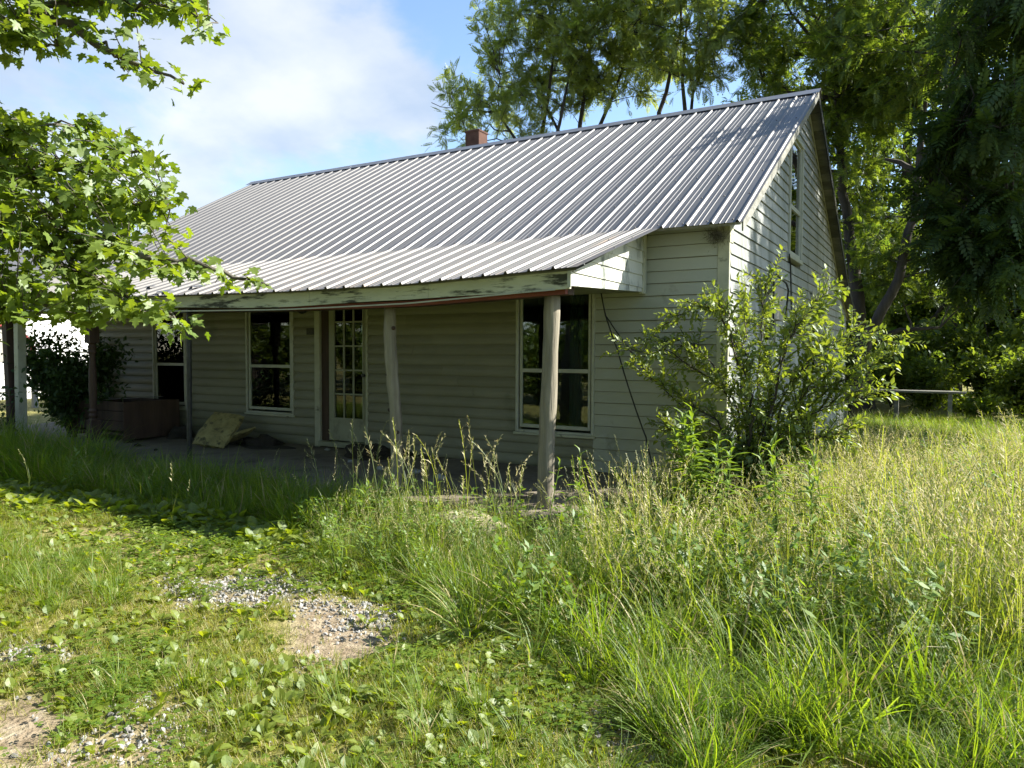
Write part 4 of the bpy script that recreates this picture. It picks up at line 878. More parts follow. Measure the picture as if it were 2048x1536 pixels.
# walnut trees rising behind the roof ridge
Y1 = 13.0
a = hit(1085, 262, 1, Y1); top = hit(1120, 60, 1, Y1); g_walnut = 'walnut trees behind the roof ridge'
tree('walnut_tree', 'airy walnut tree above the chimney, leftmost of the walnuts, with open feathery leaves', [(a[0]-0.1, Y1, -0.3), (a[0]+0.1, Y1, 4), (a[0], Y1, a[2]), (top[0]-0.2, Y1, 10.5)], 0.12,
     [(hit(960, 190, 1, Y1)[0], Y1, 9.3, 1.6, 1.8, 1.5), (hit(1050, 90, 1, Y1)[0], Y1, 11.0, 1.7, 1.9, 2.0), (hit(985, 245, 1, Y1)[0], Y1-0.4, 8.5, 1.7, 1.5, 0.9), (hit(1080, 200, 1, Y1)[0], Y1-0.4, 9.2, 1.4, 1.3, 1.0), (hit(1150, 60, 1, Y1)[0], Y1, 11.5, 1.6, 1.9, 2.0)], 21, n_clust=112, per=7, leaves=6, template=PIN, hang=0.05, spread=0.5, size=(0.26, 0.42), limbs=14, group=g_walnut,
     forks=[[(a[0], Y1, 6.5), (a[0]-0.9, Y1, 8.0), (a[0]-1.9, Y1, 9.4)], [(a[0]+0.1, Y1, 6.8), (a[0]+0.7, Y1-0.2, 8.3), (a[0]+1.0, Y1, 10.2)]])
Y2 = 13.8; a = hit(1160, 250, 1, Y2)
tree('walnut_tree', 'walnut tree with twin dark stems just right of the chimney tree', [(a[0]+0.2, Y2, -0.3), (a[0], Y2, 4), (a[0], Y2, a[2]), (a[0]+0.4, Y2, 11.5)], 0.13,
     [(hit(1180, 100, 1, Y2)[0], Y2, 11.2, 1.9, 1.8, 2.2), (hit(1290, 100, 1, Y2)[0], Y2, 11.3, 1.7, 1.8, 2.2), (hit(1230, -20, 1, Y2)[0], Y2, 13.0, 2.2, 1.8, 1.6), (hit(1140, 190, 1, Y2)[0], Y2-0.5, 9.6, 1.5, 1.2, 0.9), (hit(1250, 190, 1, Y2)[0], Y2-0.5, 9.7, 1.4, 1.2, 0.9)], 33, n_clust=112, per=7, leaves=6, template=PIN, hang=0.05, spread=0.5, size=(0.26, 0.42), limbs=14, group=g_walnut,
     forks=[[(a[0], Y2, 6.5), (a[0]-0.7, Y2, 8.3), (a[0]-1.5, Y2, 9.8)], [(a[0], Y2, 7), (a[0]+1.0, Y2, 9.0), (a[0]+1.8, Y2, 10.8)]])
Y3 = 13.2; a = hit(1320, 225, 1, Y3); b = hit(1385, 205, 1, Y3)
tree('walnut_tree', 'walnut tree with a dark leaning fork standing above the middle of the roof ridge', [(a[0]+0.3, Y3, -0.3), (a[0]+0.1, Y3, 5), (a[0], Y3, a[2]), (a[0]+0.6, Y3, 10.5)], 0.12,
     [(hit(1340, 90, 1, Y3)[0], Y3, 10.9, 1.7, 1.7, 2.0), (hit(1450, 100, 1, Y3)[0], Y3, 10.7, 1.5, 1.7, 1.9), (hit(1400, -30, 1, Y3)[0], Y3, 12.6, 2.0, 1.8, 1.6), (hit(1400, 165, 1, Y3)[0], Y3-0.5, 9.4, 1.6, 1.2, 0.8)], 45, n_clust=108, per=7, leaves=6, template=PIN, hang=0.05, spread=0.5, size=(0.26, 0.42), limbs=13, group=g_walnut,
     forks=[[(a[0]+0.1, Y3, 5.5), (b[0]-0.1, Y3, 7.2), (b[0], Y3, 8.6), (b[0]+0.7, Y3, 10.4)], [(b[0]-0.1, Y3, 7.2), (b[0]-0.3, Y3, 9), (b[0]-0.2, Y3, 10.5)]])
# wood on the right
YD = 13.5; f = lambda px, py, y=YD: tuple(hit(px, py, 1, y))
tree('leaning_tree', 'slender dark-stemmed tree leaning beside the rear eave of the house', [(f(1735, 800)[0], YD, -0.3), f(1722, 700), f(1712, 560), f(1690, 420), f(1680, 280), f(1670, 120)], 0.21,
     [(*f(1650, 60), 2.3, 2.0, 2.6), (*f(1600, 190), 1.6, 1.6, 1.9), (*f(1740, 170), 1.1, 1.6, 1.6), (*f(1700, 420), 0.8, 1.4, 1.6)], 57, n_clust=150, per=7, leaves=6, template=PIN, hang=0.15, leafmat='wood_leaf', size=(0.26, 0.42), limbs=18, spread=0.6)
YE = 12.5; f = lambda px, py, y=YE: tuple(hit(px, py, 1, y))
tree('forked_tree', 'tall dark tree with a forked trunk rising at the edge of the wood', [(f(1700, 800)[0], YE, -0.3), f(1735, 680), f(1795, 560), f(1826, 430), f(1838, 330), f(1850, 210), f(1868, 60)], 0.15,
     [(*f(1820, 40), 1.9, 2.2, 2.2), (*f(1900, 520, 13.2), 1.5, 1.6, 1.2), (*f(1770, 500, 13.6), 1.0, 1.4, 1.0), (*f(1780, 170, 14), 1.0, 1.5, 1.4)], 71, n_clust=150, per=7, leaves=6, template=PIN, hang=0.15, leafmat='wood_leaf', size=(0.26, 0.42), limbs=16, spread=0.6,
     forks=[[f(1838, 335), f(1880, 250), f(1915, 150), f(1930, 40)], [f(1830, 345), f(1800, 325), f(1770, 318)], [f(1826, 440), f(1860, 425), f(1885, 405)], [f(1700, 700, 13), f(1800, 660, 13), f(1880, 655, 13)]])
# big tree out at the right whose boughs hang into view and shade the gable
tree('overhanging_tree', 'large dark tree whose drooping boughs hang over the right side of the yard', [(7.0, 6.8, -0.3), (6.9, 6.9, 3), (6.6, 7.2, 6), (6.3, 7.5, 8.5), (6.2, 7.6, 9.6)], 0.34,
     [(6.4, 8.0, 7.5, 2.6, 3.0, 2.1), (3.6, 6.4, 6.3, 1.3, 2.2, 1.5), (*at(1960, 300, 13), 0.7, 1.1, 1.3), (*at(1985, 480, 12.5), 0.6, 1.0, 0.6), (*at(1960, 90, 13.5), 0.9, 1.2, 1.3), (*at(1890, 420, 13), 0.5, 0.8, 0.35), (6.4, 11.8, 7.3, 2.6, 3.2, 2.3)], 83, wts=(36, 7, 5, 4, 5, 2, 30), n_clust=350, per=8, leaves=6, template=PIN, leafmat='shaded_leaf', size=(0.30, 0.50), limbs=26, spread=0.55, hang=0.6, shell=0.15)
# background trees: two prototypes, copied
protoA = tree('broadleaf_tree', 'broad green tree in the wood close behind the plank bench', [(2.2, 19.5, -0.3), (2.1, 19.6, 3), (2.3, 19.6, 6.5), (2.2, 19.7, 9)], 0.24,
     [(2.2, 19.6, 8.5, 2.8, 2.8, 3.4), (1.2, 19.2, 5.0, 2.2, 2.2, 2.2), (3.4, 19.6, 4.8, 2.2, 2.2, 2.2), (2.2, 18.9, 2.4, 2.6, 1.6, 1.5)], 91, n_clust=120, per=8, leaves=13, template=DIA, leafmat='wood_leaf', size=(0.12, 0.20), limbs=18, spread=0.6)
gB = 'trees of the wood behind the house'
protoA['group'] = gB
TREES = [((-1.8, 20.5), 1.1, 1.15, 'broad green tree in the wood between the leaning tree and the gable'), ((5.5, 17.5), 2.3, 0.95, 'broad green tree in the wood at the right of the plank bench'),
         ((0.5, 26), 3.6, 1.4, 'tall pale tree in the second row of the wood behind the gable'), ((5.2, 27), 0.5, 1.35, 'tall tree in the second row of the wood right of the forked trunk'),
         ((9.5, 24), 5.0, 1.2, 'tree of the wood beyond the overhanging boughs')]
for (x_, y_), rz, sc, lb in TREES: copy_tree(protoA, (x_, y_, -0.3), rz, sc, lb, gB)
copy_tree(protoA, (-38, 9.5, -0.3), 0.4, 0.62, 'green tree beyond the far left end of the porch roof')
copy_tree(protoA, (-36, 14, -0.3), 1.9, 0.6, 'green tree behind the white building')
gR = 'unseen trees added behind the camera to dim the porch'
for (x_, y_), rz, sc in (((-15, -13), 0.3, 1.1), ((-10, -15), 1.3, 1.2), ((-5, -14.5), 2.2, 1.2), ((0, -14), 3.1, 1.2), ((5, -13), 4.0, 1.15), ((10, -12), 5.0, 1.2), ((-20, -11.5), 0.9, 1.2), ((-25, -14), 2.9, 1.2), ((-31, -18), 4.4, 1.3), ((-20, -18), 5.4, 1.2)): copy_tree(protoA, (x_, y_, -0.3), rz, sc, 'unseen broad tree added across the yard to dim the porch', gR)  # out of view, added to dim sky light on porch and windows
# bushes of the understorey
def bush(name, label, loc, size, seed, n=1400, mat='wood_leaf', lsize=(0.07, 0.13), template=DIA, group=None, cat='bush', nb=9, spiky=0.0):
    rr = np.random.default_rng(seed); r = thing(name, label, cat, loc, group); mb = MB(); P = []; D = []
    for k in range(nb*3):
        a = rr.uniform(0, 6.28); h = rr.uniform(0.45, 1.0); e = np.array([math.cos(a)*size[0]*rr.uniform(0.2, 1)**0.7, math.sin(a)*size[1]*rr.uniform(0.2, 1)**0.7, size[2]*h]); q = bez(np.zeros(3), np.array([e[0]*0.3, e[1]*0.3, e[2]*0.8]), e, 7)
        mb.tube(q, [0.014*(1-0.8*i/6) for i in range(7)], 4, cap=False); m_ = n//(nb*3); u = rr.uniform(0.2, 1.02, m_)
        i0 = np.clip((u*6).astype(int), 0, 5); w = (u*6-i0)[:, None]; p = q[i0]*(1-w)+q[i0+1]*w+rr.normal(0, 0.07*max(size), (m_, 3))*np.array([1, 1, 0.8]); P.append(p); D.append(rr.normal(0, 0.7, (m_, 3))+nrm(e[None])*0.5+np.array([0, 0, -0.15]))
    P = np.concatenate(P); P[:, 2] = np.maximum(P[:, 2], 0.03); D = np.concatenate(D); up = nrm(rr.normal(0, 0.6, P.shape)+np.array([0, 0, 1]))
    V, F = stamp(*template, P, frames(D, up), rr.uniform(*lsize, len(P))); o = bpy.data.objects.new('foliage', np_mesh('foliage', V, F, mat)); link(o, r); o['kind'] = 'stuff'
    t = bpy.data.objects.new('stems', mb.mesh('stems', 'bark', True)); link(t, r); return r
b0 = bush('undergrowth_bush', 'dark leafy bush at the foot of the leaning tree', (-0.3, 14.2, -0.28), (1.4, 1.0, 1.7), 5, n=5000, mat='wood_leaf', lsize=(0.09, 0.16))
gU = 'understorey bushes along the wood edge'; b0['group'] = gU
for (x_, y_), sc, lb in (((1.6, 14.5), 0.95, 'dark bush behind the middle of the plank bench'), ((3.6, 14.0), 1.05, 'dark bush at the wood edge under the overhanging boughs'), ((5.4, 12.5), 1.1, 'dark bush to the right of the bench beneath the big tree'), ((0.6, 17), 1.5, 'tall dark bush deeper in the wood'), ((3.0, 17.5), 1.5, 'tall dark bush deeper in the wood at the right gap'), ((-2.6, 15.5), 1.5, 'tall dark bush behind the lean-to corner')):
    copy_tree(b0, (x_, y_, -0.28), x_*1.7, sc, lb, gU)
gF = 'tall thicket far back in the wood'
for q_, (x_, y_) in enumerate(((-5, 24), (-2, 25), (1, 24), (3.6, 23), (6.2, 24), (9, 22), (12, 25), (-8, 26), (4.8, 30), (0, 31))): copy_tree(b0, (x_, y_, -0.28), q_*2.1, 2.7+0.3*math.sin(q_*2), 'dense dark thicket closing the far back of the wood', gF)
gH = 'unseen bushes added behind the camera to darken window reflections'
for q_, (x_, y_) in enumerate(((-24, -13), (-21, -12.5), (-18, -11.5), (-16, -12.5), (-13, -12.5), (-9, -13), (-6.5, -12.6), (-3, -13), (0.5, -12.6), (3.5, -12), (7, -11))): copy_tree(b0, (x_, y_, -0.28), q_*1.3, 1.5, 'unseen tall bush added across the yard to darken window reflections', gH)  # out of view, added low down to darken what the windows mirror
bush('sunlit_bush', 'bright sunlit yellow-green bush at the right end of the plank bench', (2.6, 13.0, -0.28), (0.9, 0.6, 0.72), 8, n=3000, mat='broad_leaf', lsize=(0.06, 0.12))
# vines smothering the left end of the porch
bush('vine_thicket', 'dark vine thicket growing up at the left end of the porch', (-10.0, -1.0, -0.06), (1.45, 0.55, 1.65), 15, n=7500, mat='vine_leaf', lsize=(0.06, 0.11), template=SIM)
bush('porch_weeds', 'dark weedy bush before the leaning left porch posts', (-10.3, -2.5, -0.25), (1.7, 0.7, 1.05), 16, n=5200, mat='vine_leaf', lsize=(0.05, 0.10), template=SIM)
def wall_vine():
    rr = np.random.default_rng(4); r = thing('wall_vine', 'vine with small leaves climbing the corner board behind the crate', 'vine', (-10.7, -0.06, 0)); mb = MB(); P = []; D = []
    for k in range(7):
        x = rr.uniform(-10.85, -10.45); q = [np.array([x, -0.05, 0.1])]
        for i in range(10): q.append(q[-1]+np.array([rr.normal(0, 0.04), -0.002*rr.random(), 0.135+rr.uniform(-0.04, 0.04)]))
        q = np.array(q); mb.tube(q-np.array([-10.7, -0.06, 0]), 0.005, 4, cap=False); u = np.repeat(q, 9, 0); P.append(u+rr.normal(0, 0.045, u.shape)*np.array([1, 0.5, 1])-np.array([0, 0.03, 0])); D.append(rr.normal(0, 0.5, u.shape)+np.array([0, -0.3, -0.5]))
    P = np.concatenate(P); D = np.concatenate(D); P[:, 1] = np.minimum(P[:, 1], -0.045); V, F = stamp(*SIM, P, frames(D, nrm(rr.normal(0, 0.5, P.shape)+np.array([0, -1, 0.3]))), rr.uniform(0.05, 0.09, len(P)))
    o = bpy.data.objects.new('foliage', np_mesh('foliage', V-np.array([-10.7, -0.06, 0]), F, 'vine_leaf')); link(o, r); o['kind'] = 'stuff'; link(bpy.data.objects.new('stems', mb.mesh('stems', 'bark', True)), r)
wall_vine()

# ------------------------------------------------------------------ the maple at the left
def maple():
    rr = np.random.default_rng(17); base = np.array([-4.9, -6.55, -0.27]); r = thing('maple_tree', 'maple tree with lobed leaves reaching its branches in from the left', 'tree', tuple(base))
    mb = MB(); trunk = np.array([base, base+(0.05, 0.05, 1.5), base+(0.2, 0.15, 2.8), base+(0.3, 0.4, 4.5), base+(0.2, 0.5, 6.5)]); mb.tube(trunk, [0.24, 0.19, 0.17, 0.12, 0.06], 10)
    U1 = [(-160, -160), (420, -160), (410, 20), (440, 50), (385, 70), (350, 90), (290, 70), (275, 70), (310, 120), (375, 158), (370, 176), (310, 150), (260, 152), (210, 146), (203, 120), (170, 72), (118, 45), (125, 95), (80, 112), (40, 132), (0, 112), (-160, 112)]
    L1 = [(-160, 190), (0, 215), (60, 225), (85, 260), (150, 250), (185, 242), (240, 270), (290, 282), (315, 320), (335, 370), (352, 430), (362, 480), (420, 520), (470, 535), (530, 560), (540, 578), (480, 585), (430, 575), (380, 560), (330, 545), (280, 548), (232, 540), (220, 562), (260, 600), (310, 595), (350, 622), (372, 645), (366, 682), (330, 660), (300, 645), (250, 640), (200, 645), (150, 655), (110, 640), (60, 600), (62, 655), (0, 640), (-160, 640)]
    br = []
    def B(pts, r0):
        q = [np.array(p) if len(p) == 3 and abs(p[0]) < 30 and isinstance(p, np.ndarray) else at(*p) for p in pts]; n = len(q); tt = np.linspace(0, n-1, 5*(n-1)+1); q = np.array(q)
        q = np.stack([np.interp(tt, range(n), q[:, k]) for k in range(3)], 1); q[1:-1] += rr.normal(0, 0.012, (len(q)-2, 3)); mb.tube(q, [r0*(1-0.85*i/(len(q)-1)) for i in range(len(q))], 6, cap=False); br.append(q); return q
    t1, t2, t3 = trunk[1]+(0, 0, 0.4), trunk[2], trunk[3]
    B([t3, (-60, -60, 5.6), (120, 40, 5.2), (230, 105, 5.0), (368, 168, 4.8)], 0.045); B([(60, 15, 5.3), (240, 0, 5.1), (350, 20, 5.0), (436, 46, 4.9)], 0.02); B([t3, (-80, 40, 5.2), (40, 80, 5.0), (115, 92, 4.9)], 0.03); B([(200, 90, 5.1), (240, 120, 5.0), (255, 148, 5.0)], 0.01)
    B([t2, (-60, 290, 5.8), (60, 340, 5.5), (180, 330, 5.3), (290, 300, 5.2)], 0.05); B([(30, 325, 5.6), (130, 400, 5.4), (240, 400, 5.2), (340, 420, 5.0)], 0.03); B([t2, (-40, 420, 5.5), (120, 480, 5.2), (240, 500, 5.0), (360, 515, 4.8), (470, 550, 4.7), (536, 572, 4.6)], 0.04)
    B([(60, 460, 5.4), (150, 540, 5.1), (230, 590, 4.9), (320, 620, 4.8), (365, 650, 4.7)], 0.025); B([t2, (-60, 540, 5.4), (40, 590, 5.2), (120, 620, 5.0), (180, 635, 4.9)], 0.03); B([(-40, 300, 5.6), (60, 250, 5.5), (170, 245, 5.4)], 0.02); B([t1, (-80, 600, 5.0), (20, 625, 4.9), (50, 645, 4.8)], 0.02)
    nd = np.concatenate(br); P = []; D = []; tw = []
    def fill(poly, n, dr, nd):
        xs = np.array([p[0] for p in poly]); ys = np.array([p[1] for p in poly]); k = 0
        while k < n:
            px, py = rr.uniform(xs.min(), xs.max()), rr.uniform(ys.min(), ys.max())
            if not inpoly(np.array([px]), np.array([py]), poly)[0]: continue
            p = at(px, py, rr.uniform(*dr)); j = np.argmin(np.linalg.norm(nd-p, axis=1)); a = nd[j]; L_ = np.linalg.norm(p-a)
            if L_ > 0.6: continue
            tw.append((a, p)); k += 1
    fill(L1, 480, (4.5, 6.0), np.concatenate(br[4:])); fill(U1, 140, (4.6, 5.8), np.concatenate(br[:4]))
    for q in br:             # leaves along the boughs on the trunk side, out of the frame
        for j in range(0, len(q)):
            if to_px(q[j])[0] > 20: continue
            for _ in range(9):
                p = q[j]+rr.normal(0, 0.30, 3)*np.array([1, 1, 0.7])
                if to_px(p)[0] < -30: tw.append((q[j], p))
    for s in range(170):     # the rest of the crown, above and beside the frame
        d = nrm(rr.normal(0, 1, (1, 3)))[0]; p = base+np.array([0.2, 0.4, 4.8])+d*np.array([2.4, 2.2, 2.0])*rr.uniform(0.4, 1)
        if np.dot(p-CAM, CF) < 0.3: tw.append((p+np.array([0, 0, -0.3]), p)); continue
        x_, y_ = to_px(p)
        if not (-100 < x_ < 2100 and -40 < y_ < 1600): tw.append((p+np.array([-0.1, 0, -0.3]), p))
    for a, p in tw:
        dv = p-a; L_ = np.linalg.norm(dv)+1e-6; L_ < 0.8 and mb.tube([a, a+dv*0.5+np.array([0, 0, 0.04*L_]), p], [0.005, 0.004, 0.002], 3, cap=False); n = rr.integers(8, 14); u = np.clip(1.05-np.abs(rr.normal(0, 0.22/max(L_, 0.25), n)), 0.1, 1.05)
        q = a+dv*u[:, None]+rr.normal(0, 0.05, (n, 3))*np.array([1, 1, 0.6]); P.append(q); D.append(dv/L_*0.5+rr.normal(0, 0.6, (n, 3))+np.array([0, 0, -0.35]))
    P = np.concatenate(P); D = nrm(np.concatenate(D)); up = nrm(rr.normal(0, 0.42, P.shape)+np.array([0.12, 0.05, 1])); R = frames(D, up); sc = rr.uniform(0.042, 0.086, len(P))
    px = np.array([to_px(p) for p in P]); vis = (px[:, 0] > 5) & (px[:, 0] < 2040) & (px[:, 1] > 5); dist = np.linalg.norm(P-CAM, axis=1)-sc*6; dist[~vis] += 100; order = np.argsort(dist); one = order[:300]; rest = order[300:]
    T, TF = t_maple(); lm = np_mesh('maple_leaf', T, TF, 'maple_leaf')
    for i in one:
        o = bpy.data.objects.new('leaf', lm); M = np.eye(4); M[:3, :3] = R[i]*sc[i]; M[:3, 3] = P[i]-base; link(o, r); o.matrix_local = Matrix(M.tolist())
    V, F = stamp(T, TF, P[rest], R[rest], sc[rest]); o = bpy.data.objects.new('crown', np_mesh('crown', V-base, F, 'maple_leaf')); link(o, r); o['kind'] = 'stuff'
    mb.v = [tuple(np.array(v)-base) for v in mb.v]; link(bpy.data.objects.new('trunk', mb.mesh('trunk', 'bark_maple', True)), r)
maple()

# ------------------------------------------------------------------ shrub at the corner and tall weeds
def privet():
    rr = np.random.default_rng(23); base = np.array([0.75, -0.35, -0.26]); r = thing('corner_shrub', 'straggly privet shrub arching before the front corner of the house', 'shrub', tuple(base)); mb = MB(); P = []; D = []; UPV = []
    SH = [[(1480, 930), (1470, 800), (1400, 740), (1330, 700), (1262, 700)], [(1500, 930), (1490, 780), (1450, 640), (1400, 600), (1345, 640)], [(1510, 930), (1515, 760), (1525, 640), (1535, 565)], [(1530, 930), (1580, 780), (1640, 700), (1720, 660), (1800, 690)], [(1540, 940), (1600, 830), (1680, 760), (1740, 730)],
          [(1500, 940), (1540, 820), (1570, 700), (1600, 640), (1660, 580)], [(1490, 940), (1440, 850), (1380, 800), (1300, 760)], [(1530, 940), (1590, 860), (1650, 810), (1740, 790)], [(1500, 930), (1480, 760), (1470, 650), (1440, 610)], [(1520, 930), (1545, 750), (1590, 650), (1640, 625)], [(1470, 950), (1400, 880), (1340, 850)], [(1540, 950), (1620, 880), (1690, 860)], [(1510, 940), (1560, 800), (1620, 720), (1690, 690)], [(1490, 930), (1450, 760), (1390, 690), (1330, 680)], [(1530, 940), (1570, 880), (1600, 800), (1660, 740)], [(1500, 900), (1500, 800), (1490, 700), (1500, 620)]]
    for k, s in enumerate(SH):
        d0 = 7.05+rr.uniform(-0.15, 0.25); n = len(s); q = [base+np.array([rr.normal(0, 0.08), rr.normal(0, 0.08), 0])]+[at(px, py, d0+0.12*(i+1)*rr.uniform(-0.8, 1)) for i, (px, py) in enumerate(s)]
        q = np.array(q); q[:, 0] = np.where((q[:, 1] > -0.06), np.maximum(q[:, 0], 0.08), q[:, 0]); tt = np.linspace(0, len(q)-1, 26); q = np.stack([np.interp(tt, range(len(q)), q[:, c]) for c in range(3)], 1); q[1:-1] = (q[:-2]+q[1:-1]*2+q[2:])/4; q[2:] += rr.normal(0, 0.012, q[2:].shape)
        mb.tube(q, [0.016*(1-0.85*i/25) for i in range(26)], 5, cap=False)
        for i in range(5, 26, 1):
            for _ in range(3 if i > 8 else 2):
                tdir = nrm((q[min(i+1, 25)]-q[i-1])[None])[0]; d = nrm((tdir*0.9+rr.normal(0, 0.55, 3)+np.array([0, 0, 0.12]))[None])[0]; L_ = rr.uniform(0.08, 0.34); e = q[i]+d*L_; mb.tube([q[i], (q[i]+e)/2+np.array([0, 0, 0.01]), e], [0.004, 0.003, 0.0015], 3, cap=False)
                m_ = int(L_/0.019); u = np.linspace(0.15, 1, m_); P.append(q[i]+d*L_*u[:, None]); side = np.where(np.arange(m_)[:, None] % 2 == 0, 1, -1)*nrm(np.cross(d, rr.normal(0, 1, 3))[None]); D.append(d*0.75+side*0.8+rr.normal(0, 0.2, (m_, 3)))
    P = np.concatenate(P); D = nrm(np.concatenate(D)); keep = ~((P[:, 0] < 0.06) & (P[:, 1] > -0.05)); P, D = P[keep], D[keep]
    up = nrm(rr.normal(0, 0.5, P.shape)+np.array([0, 0, 1])); V, F = stamp(*t_simple(0.24, 0.08, 0.10), P, frames(D, up), rr.uniform(0.042, 0.076, len(P)))
    o = bpy.data.objects.new('foliage', np_mesh('foliage', V-base, F, 'shrub_leaf')); link(o, r); o['kind'] = 'stuff'
    mb.v = [tuple(np.array(v)-base) for v in mb.v]; link(bpy.data.objects.new('stems', mb.mesh('stems', 'bark', True)), r)
privet()
LANCE = np_mesh('weed_leaf', *t_simple(0.13, 0.06, 0.35), 'weed_leaf')
def weed(px, py, dist, h, seed, label, nst=2, leaf=0.13, dens=26):
    rr = np.random.default_rng(seed); p = at(px, py, dist); base = np.array([p[0], p[1], float(gz(p[0], p[1]))]); r = thing('tall_weed', label, 'weed', tuple(base)); mb = MB(); top = p[2]-base[2]
    for k in range(nst):
        hh = top*rr.uniform(0.75, 1.0) if k else top; q = np.array([(rr.normal(0, 0.04), rr.normal(0, 0.04), 0), (rr.normal(0, 0.05), rr.normal(0, 0.05), hh*0.5), (rr.normal(0, 0.06)*(k > 0), rr.normal(0, 0.06)*(k > 0), hh)]); tt = np.linspace(0, 2, 9); q = np.stack([np.interp(tt, range(3), q[:, c]) for c in range(3)], 1); mb.tube(q, [0.006*(1-0.6*i/8) for i in range(9)], 5, cap=False)
        for i in range(dens):
            t = (0.35+0.65*i/(dens-1)); pt = np.array([np.interp(t*8, range(9), q[:, c]) for c in range(3)]); a = i*2.4+rr.uniform(-0.3, 0.3); el = 0.15+1.0*(i/(dens-1))**2; d = np.array([[math.cos(a)*math.cos(el), math.sin(a)*math.cos(el), math.sin(el)]])
            Rm = frames(d, np.array([[0, 0, 1.0]]))[0]; s_ = leaf*rr.uniform(0.7, 1.15)*(1-0.45*(i/(dens-1))**3); M = np.eye(4); M[:3, :3] = Rm*s_; M[:3, 3] = pt
            o = bpy.data.objects.new('leaf', LANCE); link(o, r); o.matrix_local = Matrix(M.tolist())
    link(bpy.data.objects.new('stems', mb.mesh('stems', 'weed_leaf', True)), r)
weed(1385, 825, 6.0, 0.9, 1, 'bushy bright green weed with lance leaves against the siding below the cables', 6, 0.19, 26)
weed(1440, 868, 5.9, 0.9, 2, 'lance-leaved weed just right of the bushy one below the cables', 4, 0.17, 22)
weed(1550, 885, 5.4, 0.9, 3, 'lance-leaved weed poking up before the shrub base', 3, 0.16, 20)
weed(1625, 905, 4.9, 0.9, 4, 'tall lance-leaved weed in the feathery grass right of the shrub', 3, 0.15, 22)
weed(1160, 905, 5.2, 0.8, 5, 'leafy weed stalk beside the right porch post', 1, 0.12, 18)
weed(738, 968, 5.3, 0.7, 6, 'leafy weed stalk before the knotty porch post', 1, 0.12, 16)
weed(676, 1020, 5.2, 0.5, 7, 'short leafy weed at the edge of the porch shadow', 2, 0.10, 14)
weed(1120, 925, 5.3, 0.8, 8, 'leafy weed close against the foot of the right porch post', 1, 0.11, 16)
weed(525, 925, 7.7, 0.6, 9, 'soft dark weed in the shade before the foam cushion', 2, 0.10, 20)
weed(330, 940, 8.2, 0.6, 10, 'dark leafy weed in the shade by the pipe post', 3, 0.11, 16)
weed(150, 900, 9.2, 0.6, 12, 'dark stalky weed in the shade before the turned post', 3, 0.11, 18)

# ------------------------------------------------------------------ grass, ground cover and gravel (uncountable: one object each)
def blade(mb, base, az, lean, ln, w, curve, m=0, seg=4, twist=0.3):
    """tapered ribbon that leans and arches over"""
    d = Vector((math.cos(az), math.sin(az), 0)); s = Vector((-math.sin(az), math.cos(az), 0)); p = Vector(base); a = math.pi/2-lean; pts = []
    for i in range(seg+1):
        t = i/seg; ww = w*(1-t**1.8)*(0.75+0.25*min(1, t*4)); ss = (s*math.cos(twist*t*3)+Vector((0, 0, 1))*math.sin(twist*t*3)*0.3); pts.append((p-ss*ww*0.5, p+ss*ww*0.5))
        p = p+(d*math.cos(a)+Vector((0, 0, 1))*math.sin(a))*(ln/seg); a -= curve/seg*(0.4+1.2*t)
    V = [q for pr in pts[:-1] for q in pr]+[pts[-1][0]]; n = seg
    mb.add(V, [(2*i, 2*i+1, 2*i+3, 2*i+2) for i in range(n-1)]+[(2*n-2, 2*n-1, 2*n)], m); return p
def panicle(mb, base, az, lean, ln, rr, m_st=0, m_hd=1, droop=0.8, n=14, width=0.045):
    d = Vector((math.cos(az), math.sin(az), 0)); p = Vector(base); a = math.pi/2-lean; pts = [p.copy()]; seg = 7
    for i in range(seg):
        p = p+(d*math.cos(a)+Vector((0, 0, 1))*math.sin(a))*(ln/seg); pts.append(p.copy()); a -= droop/seg*(0.15+2.0*(i/seg)**2)
    s = Vector((-math.sin(az), math.cos(az), 0)); w = 0.0022
    mb.add([q for pt in pts for q in (pt-s*w, pt+s*w)], [(2*i, 2*i+1, 2*i+3, 2*i+2) for i in range(seg)], m_st)
    for k in range(n):
        t = 0.70+0.31*k/n; f = min(t*seg, seg-0.001); i = int(f); c = pts[i].lerp(pts[i+1], f-i); tan = (pts[i+1]-pts[i]).normalized(); th = rr.uniform(0, 6.28); out = (s*math.cos(th)+tan.cross(s)*math.sin(th)); L_ = width*rr.uniform(0.5, 1.2)*(1.15-0.7*(k/n))
        e = c+out*L_*0.7+tan*L_*0.9+Vector((0, 0, -0.006)); u = tan.cross(out).normalized()*0.0035; mm = (c+e)/2
        mb.add([c, mm+u, e, mm-u], [(0, 1, 2, 3)], m_hd)
SRC = {}
def sources(key, makers):
    c = bpy.data.collections.new('source_'+key); SRC[key] = c
    for i, (mb, mats) in enumerate(makers):
        o = bpy.data.objects.new('%s_source_%02d' % (key, i), mb.mesh(key, mats)); c.objects.link(o)
R_ = random.Random(77)
def mk_lawn():
    out = []
    for k in range(6):
        mb = MB()
        for i in range(16):
            r = 0.05*math.sqrt(R_.random()); a = R_.uniform(0, 6.28); blade(mb, (r*math.cos(a), r*math.sin(a), 0), R_.uniform(0, 6.28), R_.uniform(0.2, 1.2), R_.uniform(0.035, 0.10), R_.uniform(0.003, 0.0055), R_.uniform(0.3, 1.4), R_.choice((0, 0, 0, 0, 1)), seg=3)
        out.append((mb, ['grass_lawn', 'dry_blade']))
    return out
